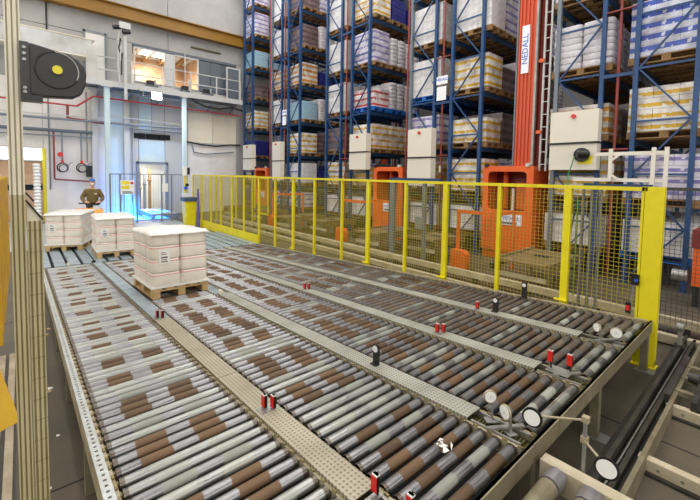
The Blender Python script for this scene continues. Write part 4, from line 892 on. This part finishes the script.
def crane(x, label, full=True, mast_h=12.2, y=9.42, dx=0.0):
    t = thing('stacker_crane', label, 'crane', (x, y, 0), group='orange stacker cranes in the aisles')
    MB().box((-0.64, 0.1, 0.0), (0.66, 2.2, 0.25)).build('base_beam', M['orange'], t)
    MB().box((-0.64, 0.0, 0.25), (0.66, 0.04, 1.25)).build('door_panel', M['orange'], t)
    rounded_portal(MB(), -0.64, 0.66, 1.25, 2.42, -0.5, 0.5, 1.3, 2.28, 0.1, 0.0, 0.04).build('window_surround', M['orange'], t)
    MB().box((-0.64, 0.04, 0.25), (-0.6, 1.0, 2.42)).box((0.62, 0.04, 0.25), (0.66, 1.0, 2.42)).box((-0.6, 0.04, 2.38), (0.62, 1.0, 2.42)).build('cab_shell', M['orange'], t)
    MB().box((-0.6, 0.7, 1.25), (0.62, 0.75, 2.3)).build('cab_back', M['mast_red'], t)
    MB().box((-0.3, 0.45, 1.3), (-0.2, 0.55, 2.3)).box((0.05, 0.45, 1.3), (0.4, 0.5, 2.0)).build('inner_frame', M['orange'], t)
    MB().cyl((0.0, 0.4, 1.25), (0.0, 0.4, 1.85), 0.04, 10).build('lever', M['white_tube'], t)
    for sx in (-0.55, 0.52): MB().cyl((sx, -0.04, 2.44), (sx, 0.06, 2.44), 0.05, 12).build('roller_wheel', M['charcoal'] if sx < 0 else M['light_grey'], t)
    sg = MB().box((-0.14, -0.012, 0.92), (0.42, 0.0, 1.2)).build('sign_plate', M['sign_white'], t)
    link('lettering', text_mesh('NEDALL', 0.13), M['sign_blue'], sg, (0.14, -0.015, 1.1), (math.pi/2, 0, 0)); MB().box((-0.08, -0.015, 0.95), (0.3, -0.012, 1.0)).build('small_print', M['ink'], sg)
    # ribbed mast with guide rail and ladder
    if not full:
        return t
    mx0 = 0.1 + dx
    ms = MB().box((mx0, 0.15, 2.42), (mx0 + 0.42, 0.6, mast_h)).build('mast', M['mast_orange'], t)
    for k in range(5): MB().box((mx0 + 0.02 + k*0.09, 0.12, 2.42), (mx0 + 0.06 + k*0.09, 0.15, mast_h)).build('rib', M['mast_orange'], ms)
    MB().box((mx0 + 0.42, 0.12, 2.42), (mx0 + 0.47, 0.2, mast_h)).build('guide_rail', M['steel'], t)
    MB().box((mx0 - 0.06, 0.16, 2.42), (mx0 - 0.02, 0.3, mast_h)).build('cable_channel', M['upright_grey'], t)
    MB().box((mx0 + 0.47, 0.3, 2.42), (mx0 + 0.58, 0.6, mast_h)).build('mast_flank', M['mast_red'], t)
    for xx in (0.6, 0.74): MB().box((mx0 + xx - 0.02, 0.2, 2.3), (mx0 + xx + 0.02, 0.24, mast_h)).build('ladder_stile', M['light_grey'], t)
    for k in range(int((mast_h - 2.4)/0.3)): MB().box((mx0 + 0.62, 0.21, 2.45 + k*0.3), (mx0 + 0.72, 0.23, 2.47 + k*0.3)).build('rung', M['light_grey'], t)
    for z in (3.2, 4.9, 6.6, 8.3): MB().box((mx0 + 0.5, 0.15, z), (mx0 + 0.62, 0.2, z + 0.08)).build('ladder_bracket', M['orange'], t)
    s2 = MB().box((mx0 + 0.1, 0.1, 4.7), (mx0 + 0.28, 0.118, 5.85)).build('mast_sign', M['sign_white'], t)
    link('lettering', text_mesh('NEDALL', 0.2), M['sign_blue'], s2, (mx0 + 0.19, 0.098, 5.28), (math.pi/2, -math.pi/2, 0))
    return t
crane(-4.61, 'orange stacker crane with ribbed mast between the seventh and eighth racks')
crane(-8.72, 'orange stacker crane cab between the fifth and sixth racks', False)
crane(-17.55, 'distant orange stacker crane cab between first and second racks', False)
crane(-13.15, 'orange stacker crane standing deep in the aisle between third and fourth racks', y=13.5)

# cabinets on the rack ends
def cabinet(x0, x1, z0, z1, label, y=YR - 0.34, knob=True, split=None):
    t = thing('control_cabinet', label, 'cabinet', ((x0+x1)/2, y, z0), group='cream control cabinets on rack ends')
    w = (x1 - x0)/2; h = z1 - z0; sp_ = h*0.5 if split is None else split
    MB().box((-w, 0, 0), (w, 0.24, sp_ - 0.02)).build('lower_box', M['cabinet'], t); MB().box((-w, 0, sp_ + 0.02), (w, 0.24, h)).build('upper_box', M['cabinet'], t)
    MB().box((-w - 0.02, -0.03, sp_ - 0.02), (w + 0.02, 0.1, sp_ + 0.02)).build('cable_bar', M['charcoal'], t)
    if knob: k = MB().cyl((0, -0.05, h - 0.12), (0, 0, h - 0.12), 0.045, 14).build('red_knob', M['red'], t)
    MB().box((-w + 0.05, 0.24, 0.1), (w - 0.05, 0.29, 0.16)).box((-w + 0.05, 0.24, h - 0.2), (w - 0.05, 0.29, h - 0.14)).build('mounting_rail', M['rack_blue'], t)
    return t
c1 = cabinet(-3.53, -2.6, 2.32, 3.6, 'large cream cabinet with black plug on the eighth rack', split=0.58)
MB().cyl((0.2, -0.08, 0.32), (0.2, 0, 0.32), 0.15, 16).build('plug_ring', M['black'], c1); MB().cyl((0.16, -0.2, 0.34), (0.34, -0.1, 0.34), 0.08, 12).build('plug', M['charcoal'], c1); MB().box((0.12, -0.005, 0.12), (0.4, 0.0, 0.3)).build('warning_patch', M['yellow'], c1)
cabinet(-7.68, -6.8, 1.84, 3.55, 'tall cream cabinet with red knob on the sixth rack', split=0.85)
cabinet(-10.42, -9.55, 2.33, 3.6, 'cream cabinet with red knob on the fifth rack', split=0.62)
cabinet(-15.98, -15.27, 1.84, 3.63, 'narrow cream cabinet on the second rack', split=0.9)
cabinet(-19.1, -18.1, 2.31, 3.63, 'cream cabinet on the first rack by the far wall', split=0.6)
gc = tag(MB().path([(-2.98, 9.1, 2.6), (-3.02, 8.9, 2.2), (-2.7, 8.0, 1.6), (-2.3, 6.9, 1.0), (-1.75, 5.55, 1.9), (-1.74, 5.5, 0.6)], 0.012, 6).build('green_cable', M['green']), 'thin green cable hanging behind the fence from the black plug', 'cable')

# ------------------------------------------------------------------ conveyors and guards between fence and racks
gb = thing('track_beam', 'long cream guide beam lying behind the yellow fence', 'beam', (-8, 6.58, 0))
MB().box((-8, -0.05, 0.2), (9.5, 0.05, 0.31)).build('upper_beam', M['rail_white'], gb); MB().box((-8, -0.26, 0.02), (9.5, -0.16, 0.13)).build('lower_beam', M['rail_white'], gb); MB().box((-8, -0.16, 0.0), (9.5, 0.2, 0.1)).build('bed', M['track_dark'], gb)
for k in range(18): MB().box((-7.8 + k, -0.03, 0.1), (-7.7 + k, 0.03, 0.2)).build('support', M['track_dark'], gb)
chn = MB()
for k in range(60): chn.cbox((6.6 + k*0.045, -0.12, 0.13), (0.025, 0.05, 0.04))
chn.build('chain_links', M['charcoal'], gb, kind='stuff')
def stub(x, y, label, l=1.7):
    t = thing('pallet_conveyor', label, 'conveyor', (x, y, 0), group='pallet conveyors before the racks')
    MB().box((-0.44, 0, 0.52), (0.44, l, 0.56)).build('bed_plate', M['conveyor_tan'], t)
    for s_ in (-1, 1):
        MB().box((s_*0.47 - 0.03, 0, 0.42), (s_*0.47 + 0.03, l, 0.6)).build('side_beam', M['conveyor_tan'], t)
        for yy in (0.08, l - 0.14): MB().box((s_*0.46 - 0.03, yy, 0), (s_*0.46 + 0.03, yy + 0.06, 0.42)).build('leg', M['conveyor_tan'], t)
    MB().box((-0.44, 0.02, 0.25), (0.44, 0.08, 0.33)).build('tie_bar', M['rail_white'], t); MB().cyl((-0.6, 0.1, 0.42), (-0.5, 0.1, 0.42), 0.1, 14).build('drive_motor', M['charcoal'], t)
    MB().box((-0.15, l*0.45, 0.56), (0.15, l*0.6, 0.565)).build('slot', M['dark'], t)
    return t
stub(-3.1, 7.0, 'tan pallet conveyor in front of the eighth rack'); stub(-7.4, 7.2, 'tan pallet conveyor in front of the sixth rack'); stub(-11.8, 7.2, 'tan pallet conveyor in front of the fourth rack'); stub(-16.4, 7.2, 'tan pallet conveyor in front of the second rack')
stub(-5.9, 7.6, 'low tan conveyor in front of the seventh rack', 1.3); stub(-10.2, 7.6, 'low tan conveyor in front of the fifth rack', 1.3); stub(-14.6, 7.6, 'low tan conveyor in front of the third rack', 1.3)
def orange_guard(x, y, label):
    t = thing('orange_guard', label, 'guard', (x, y, 0), group='orange guards before the aisles')
    MB().box((-0.03, -0.03, 0), (0.03, 0.03, 1.36)).build('post', M['orange'], t); MB().box((0.03, -0.02, 1.28), (0.92, 0.03, 1.36)).build('top_bar', M['orange'], t); MB().box((0.86, 0.03, 1.28), (0.92, 0.9, 1.36)).build('side_bar', M['orange'], t); MB().box((0.87, 0.84, 0), (0.92, 0.9, 1.28)).build('post', M['orange'], t)
    MB().extrude([(-0.05, 0.02), (0.33, 0.02), (0.33, 0.36), (0.25, 0.44), (-0.05, 0.44)], 1, -0.22, -0.03).build('motor_cover', M['orange'], t)
    wires(0.86, 0.5, 1.28, 0.005, 0.1).build('wire_mesh', M['dark_wire'], t, (0.03, 0, 0), kind='stuff')
orange_guard(-4.95, 7.85, 'orange pipe guard with motor cover before the crane with ribbed mast'); orange_guard(-9.25, 7.9, 'orange pipe guard with motor cover before the crane at the fifth rack'); orange_guard(-13.7, 7.95, 'orange pipe guard before the aisle at the third rack')
# grey portal posts behind the fence
gp = thing('grey_portal', 'grey blue door portal with switch box behind the middle of the fence', 'portal', (-5.9, 7.0, 0))
MB().box((-0.42, -0.05, 0), (-0.3, 0.05, 2.02)).build('post', M['upright_grey'], gp); MB().box((-0.46, -0.05, 0.0), (-0.43, 0.05, 2.02)).build('post', M['beam_blue'], gp); MB().box((0.55, -0.04, 0), (0.63, 0.04, 2.02)).build('post', M['upright_grey'], gp); MB().box((-0.46, -0.05, 2.02), (1.0, 0.05, 2.08)).build('lintel', M['rack_blue'], gp)
MB().box((0.4, -0.1, 0.92), (0.62, -0.05, 1.2)).build('switch_box', M['grey_paint'], gp)
wires(0.85, 0.3, 2.0, 0.004, 0.06).build('wire_mesh', M['dark_wire'], gp, (-0.3, 0, 0), kind='stuff')
g2 = thing('grey_portal', 'grey blue door portal behind the fence section next to the wide yellow post', 'portal', (-1.75, 5.75, 0))
MB().box((0, -0.03, 2.02), (0.72, 0.03, 2.07)).build('lintel', M['beam_blue'], g2)
for x in (0.0, 0.1, 0.2, 0.66): MB().box((x - 0.015, -0.02, 0), (x + 0.015, 0.02, 2.02)).build('post', M['upright_grey'], g2)
# white tube frame above fence
wf = thing('white_tube_frame', 'white tube frame standing behind the yellow end post', 'frame', (-1.4, 6.3, 0))
MB().bar((-0.4, 0, 2.48), (0.42, 0, 2.48), 0.04, 0.05).build('top_tube', M['white_tube'], wf); MB().bar((-0.66, 0, 2.12), (0.42, 0, 2.12), 0.04, 0.05).build('lower_tube', M['white_tube'], wf)
for x, z0 in ((-0.2, 2.1), (0.27, 0.0), (0.4, 0.0)): MB().box((x - 0.022, -0.05, z0), (x + 0.022, -0.02, 2.55)).build('upright_tube', M['white_tube'], wf)
MB().bar((-0.2, -0.03, 2.38), (-0.1, -0.03, 2.47), 0.03, 0.03).bar((-0.2, -0.03, 2.2), (-0.1, -0.03, 2.12), 0.03, 0.03).build('gusset', M['white_tube'], wf)
oc = thing('orange_cage', 'orange red machine cage at the right edge beyond the mesh', 'machine part', (-0.75, 8.6, 0))
MB().box((-0.2, 0, 0.35), (0.6, 0.5, 1.0)).build('cover', M['orange'], oc); MB().box((-0.18, 0.02, 0), (-0.1, 0.1, 0.35)).build('leg', M['charcoal'], oc); MB().box((0.5, 0.02, 0), (0.58, 0.1, 0.35)).build('leg', M['charcoal'], oc); MB().box((-0.22, -0.02, 1.0), (0.62, 0.52, 1.3)).build('top_box', M['mast_red'], oc); MB().cyl((-0.45, 0.0, 0.5), (-0.25, 0.0, 0.5), 0.1, 12).build('motor', M['steel'], oc)

# ------------------------------------------------------------------ left foreground
XP = -2.6
def profile_poly(w, d, g):  # aluminium profile with grooves, in (x, y)
    pts = []
    n = 3
    pts += [(-d/2, -w/2), (d/2, -w/2)]
    for k in range(n):
        c = -w/2 + w*(k + 0.5)/n; pts += [(d/2, c - g), (d/2 - 0.02, c - g*0.8), (d/2 - 0.02, c + g*0.8), (d/2, c + g)]
    pts += [(d/2, w/2), (-d/2, w/2)]
    return pts
ap = thing('profile_post', 'tall cream aluminium profile post at the left edge', 'post', (XP, -0.013, 0))
MB().extrude(profile_poly(0.062, 0.08, 0.0035), 2, 2.0, 5.2).build('upper_profile', M['alu'], ap)
MB().extrude(profile_poly(0.06, 0.085, 0.0035), 2, 0.02, 2.0).build('lower_profile', M['alu_low'], ap)
MB().box((-0.1, -0.09, 0), (0.1, 0.16, 0.02)).build('foot_plate', M['steel'], ap)
a2 = thing('profile_guard', 'shorter yellowish profile guard with slanted black top beside the tall post', 'post', (XP, 0.053, 0))
MB().extrude(profile_poly(0.062, 0.08, 0.0045), 2, 0.02, 1.86).build('profile', M['alu_low'], a2)
MB().extrude([(-0.031, 1.86), (0.031, 1.86), (-0.031, 1.965)], 0, -0.04, 0.03).build('gusset', M['alu'], a2)
MB().bar((0.035, -0.034, 1.972), (0.035, 0.034, 1.866), 0.02, 0.008).bar((0.0, -0.034, 2.01), (0.0, 0.0, 1.962), 0.02, 0.008).build('black_edge', M['black'], a2)
sb = MB()
for k in range(15): sb.box((0.0405, -0.03, 0.2 + k*0.115), (0.0415, 0.03, 0.202 + k*0.115))
sb.build('joint_lines', M['conveyor_tan'], a2, kind='stuff')
bh = thing('black_scanner', 'black rounded scanner housing with yellow centre on the profile post', 'scanner', (XP + 0.02, 0.03, 2.645))
poly = [(0.03, -0.13), (0.2, -0.135)]
poly = [(0.02, -0.14), (0.2, -0.125), (0.238, -0.1), (0.256, -0.05), (0.26, 0.01), (0.25, 0.05), (0.225, 0.08), (0.19, 0.1), (0.02, 0.128)]
hb = MB().extrude(poly, 0, 0.0, 0.07).build('housing', M['charcoal'], bh); hb.modifiers.new('bevel', 'BEVEL').width = 0.006
MB().torus((0.0715, 0.132, 0.008), (1, 0, 0), 0.092, 0.0045, 32, 6).build('ring', M['black'], bh)
MB().cyl((0.07, 0.132, 0.008), (0.074, 0.132, 0.008), 0.088, 32).build('dial', M['charcoal'], bh)
arc = MB()
for k in range(12):
    a = math.radians(95 - k*10); b = math.radians(95 - (k+1)*10)
    arc.bar((0.077, 0.132 + 0.092*math.cos(a), 0.008 + 0.092*math.sin(a)), (0.077, 0.132 + 0.092*math.cos(b), 0.008 + 0.092*math.sin(b)), 0.005, 0.005)
arc.build('bright_rim', M['steel'], bh)
MB().cyl((0.074, 0.132, 0.008), (0.082, 0.132, 0.008), 0.028, 20).build('button_ring', M['black'], bh); MB().cyl((0.082, 0.132, 0.008), (0.088, 0.132, 0.008), 0.022, 20).build('yellow_button', M['yellow'], bh)
MB().box((0.0, -0.018, -0.15), (0.06, 0.02, 0.13)).build('mount_rail', M['black'], bh)
for z in (0.1, 0.07, 0.04, -0.1, -0.12): MB().cyl((0.06, 0.0, z), (0.07, 0.0, z), 0.008, 8).build('bolt', M['steel'], bh)
MB().box((0.0, -0.018, -0.165), (0.07, 0.07, -0.128)).build('lower_bracket', M['black'], bh)
# yellow ribbed panel at far left
yl = thing('yellow_pleated_guard', 'yellow ribbed guard panel cut off by the left edge', 'guard', (-4.5, -0.15, 0))
for k in range(22): MB().box((-1.3 + k*0.12, -0.02, 1.0), (-1.22 + k*0.12, 0.02 + 0.02*(k % 2), 2.05)).build('slat', M['golden'], yl)
MB().box((-1.35, -0.05, 0.96), (1.35, -0.02, 1.04)).box((-1.35, -0.05, 2.0), (1.35, -0.02, 2.08)).build('frame_rail', M['golden'], yl)
for x in (-1.3, 1.25): MB().box((x, -0.2, 0), (x + 0.06, -0.16, 1.0)).box((x, -0.2, 1.0), (x + 0.06, -0.04, 1.04)).build('leg', M['golden'], yl)
MB().bar((1.3, -0.07, 1.02), (1.5, 0.065, 0.56), 0.05, 0.1, (0, 1, 0)).build('diagonal_brace', M['golden'], yl)
M['ramp'] = mat('worn_ramp_steel', (168, 154, 128), 0.55, 0.1, (128, 114, 92), 5, 5)
rm = thing('ribbed_ramp', 'pale ribbed steel ramp plate on the floor at lower left', 'ramp', (-2.6, -0.35, 0))
MB().box((-3.0, -0.3, 0.0), (1.6, 0.27, 0.02)).build('plate', M['track_dark'], rm)
for k in range(7): MB().box((-3.0, -0.27 + k*0.08, 0.02), (1.6, -0.22 + k*0.08, 0.04)).build('rib', M['ramp'], rm)

# ------------------------------------------------------------------ person with powered truck
def skinned(name, pts, edges, radii, material, parent, root=0, sub=2):
    me = bpy.data.meshes.new(name); me.from_pydata(pts, edges, []); me.update(); me.materials.append(material)
    o = bpy.data.objects.new(name, me); col.objects.link(o); o.parent = parent
    sk = o.modifiers.new('skin', 'SKIN'); sk.use_smooth_shade = True
    if not me.skin_vertices: me.skin_vertices.new()
    for i, r in enumerate(radii):
        rr = r if isinstance(r, tuple) else (r, r)
        me.skin_vertices[0].data[i].radius = rr
        me.skin_vertices[0].data[i].use_root = (i == root)
    sb_ = o.modifiers.new('sub', 'SUBSURF'); sb_.levels = sub; sb_.render_levels = sub
    return o
pe = thing('person', 'person in olive sweatshirt and blue hairnet standing at an orange truck', 'person', (-16.0, 1.95, 0.004), (0, 0, math.radians(-6)))
P_ = []; E_ = []; R_ = []
def v(p, r, link_to=None):
    P_.append(p); R_.append(r); i = len(P_) - 1
    if link_to is not None: E_.append((link_to, i))
    return i
pel = v((0, 0, 0.95), (0.12, 0.15)); sp1 = v((0, 0, 1.12), (0.11, 0.14), pel); chs = v((0.0, 0, 1.36), (0.12, 0.16), sp1); nk = v((0.01, 0, 1.5), 0.06, chs); nk2 = v((0.03, 0, 1.57), 0.055, nk); hd = v((0.045, 0, 1.65), (0.095, 0.08), nk2); hd2 = v((0.04, 0, 1.74), (0.1, 0.085), hd); hd3 = v((0.03, 0, 1.8), 0.06, hd2)
for s_ in (-1, 1):
    sh = v((0, s_*0.17, 1.42), 0.065, chs); el = v((0.02, s_*0.3, 1.16), 0.05, sh); wr = v((0.24, s_*0.2, 1.02), 0.034, el); pm = v((0.3, s_*0.16, 1.03), (0.03, 0.042), wr); kn = v((0.345, s_*0.145, 1.04), (0.022, 0.042), pm)
    for j, (dy, l) in enumerate(((0.032, 0.036), (0.011, 0.042), (-0.011, 0.04), (-0.03, 0.032))):
        f1 = v((0.365 + l*0.3, s_*(0.145 + dy), 1.04), 0.0095, kn); f2 = v((0.372 + l*0.5, s_*(0.143 + dy), 1.015), 0.009, f1); v((0.36 + l*0.2, s_*(0.143 + dy), 0.995), 0.008, f2)
    th = v((0.32, s_*0.11, 1.02), 0.011, pm); v((0.35, s_*0.09, 1.01), 0.009, th)
    hp = v((0, s_*0.09, 0.9), 0.09, pel); kne = v((0.03, s_*0.1, 0.5), 0.062, hp); an = v((0, s_*0.1, 0.09), 0.042, kne); v((0.14, s_*0.11, 0.045), (0.035, 0.045), an)
body = skinned('body', P_, E_, R_, M['skin'], pe)
sp = [(0, 0, 0.9), (0, 0, 1.12), (0, 0, 1.36), (0.01, 0, 1.47)]; se = [(0, 1), (1, 2), (2, 3)]; sr = [(0.165, 0.19), (0.155, 0.18), (0.16, 0.2), 0.1]
for s_ in (-1, 1):
    b = len(sp); sp += [(0, s_*0.185, 1.41), (0.02, s_*0.315, 1.15), (0.22, s_*0.21, 1.025)]; se += [(2, b), (b, b+1), (b+1, b+2)]; sr += [0.095, 0.08, 0.055]
skinned('sweatshirt', sp, se, sr, M['sweater'], pe)
tp = [(0, 0, 0.95)]; te = []; tr = [(0.15, 0.18)]
for s_ in (-1, 1):
    b = len(tp); tp += [(0, s_*0.095, 0.86), (0.03, s_*0.1, 0.5), (0, s_*0.1, 0.12)]; te += [(0, b), (b, b+1), (b+1, b+2)]; tr += [0.115, 0.085, 0.07]
skinned('trousers', tp, te, tr, M['trousers'], pe)
def ellipsoid(c, r, n=14, k=8, lo=-1.0):
    mb = MB(); vs = []
    for i in range(k + 1):
        t = -math.pi/2 + math.pi*i/k
        if math.sin(t) < lo: t = math.asin(lo)
        for j in range(n): a = 2*math.pi*j/n; vs.append((c[0] + r[0]*math.cos(t)*math.cos(a), c[1] + r[1]*math.cos(t)*math.sin(a), c[2] + r[2]*math.sin(t)))
    mb.add(vs, [(i*n + j, i*n + (j+1) % n, (i+1)*n + (j+1) % n, (i+1)*n + j) for i in range(k) for j in range(n)], True); return mb
ellipsoid((0.03, 0, 1.765), (0.118, 0.1, 0.095), lo=-0.1).build('hairnet', M['hairnet'], pe)
ellipsoid((0.125, 0, 1.665), (0.03, 0.05, 0.045)).build('face_mask', M['paper'], pe)
for s_ in (-1, 1):
    ellipsoid((0.13, s_*0.032, 1.725), (0.012, 0.014, 0.01), 8, 5).build('eye', M['charcoal'], pe); ellipsoid((0.035, s_*0.092, 1.69), (0.02, 0.012, 0.032), 8, 5).build('ear', M['skin'], pe); ellipsoid((0.06, s_*0.11, 0.04), (0.13, 0.05, 0.04), 10, 6).build('shoe', M['black'], pe)
MB().box((0.135, -0.012, 1.69), (0.15, 0.012, 1.72)).build('nose', M['skin'], pe)
MB().box((0.161, 0.05, 1.3), (0.166, 0.13, 1.33)).build('chest_print', M['paper'], pe)
tk2 = thing('pallet_truck', 'orange powered pallet truck with dark handle in front of the person', 'truck', (-15.45, 1.8, 0.004))
MB().extrude([(-0.28, 0.12), (0.3, 0.12), (0.3, 0.62), (0.18, 0.78), (-0.28, 0.84)], 1, -0.36, 0.36).build('body', M['truck_orange'], tk2); MB().box((-0.3, -0.38, 0.06), (0.32, 0.38, 0.14)).build('skirt', M['charcoal'], tk2)
MB().cyl((-0.2, 0, 0.82), (-0.24, 0, 1.0), 0.035, 8).build('tiller', M['charcoal'], tk2); MB().cyl((-0.24, -0.3, 1.0), (-0.24, 0.3, 1.0), 0.022, 10).build('handle_bar', M['black'], tk2)
MB().box((-0.1, 0.1, 0.8), (0.05, 0.3, 0.92)).build('battery_cover', M['pale_blue'], tk2)
for y in (-0.2, 0.2): MB().box((0.3, y - 0.08, 0.05), (1.3, y + 0.08, 0.11)).build('fork', M['charcoal'], tk2)
for x in (-0.15, 0.15):
    for y in (-0.3, 0.3): MB().cyl((x, y - 0.03, 0.07), (x, y + 0.03, 0.07), 0.068, 12).build('wheel', M['black'], tk2)

# litter on the dirty floor beside the left rail
rnd = random.Random(11)
for k in range(9):
    x = rnd.uniform(-6.5, -2.2); y = rnd.uniform(0.08, 0.24); q = rnd.uniform(0.012, 0.03); mb = MB(); mb.add([(-q, -q*0.6, 0), (q, -q*0.4, 0), (q*0.7, q*0.8, 0), (-q*0.5, q, 0), (0, 0, q*0.6)], [(0, 3, 2, 1), (0, 1, 4), (1, 2, 4), (2, 3, 4), (3, 0, 4)])
    tag(mb.build('wood_chip', M['wood' if k % 3 else 'paper'], loc=(x, y, 0.0)), 'pale wood chip on the dirty floor beside the left rail' if k % 3 else 'white paper fleck on the dirty floor beside the left rail', 'litter', 'chips on the floor beside the left rail')
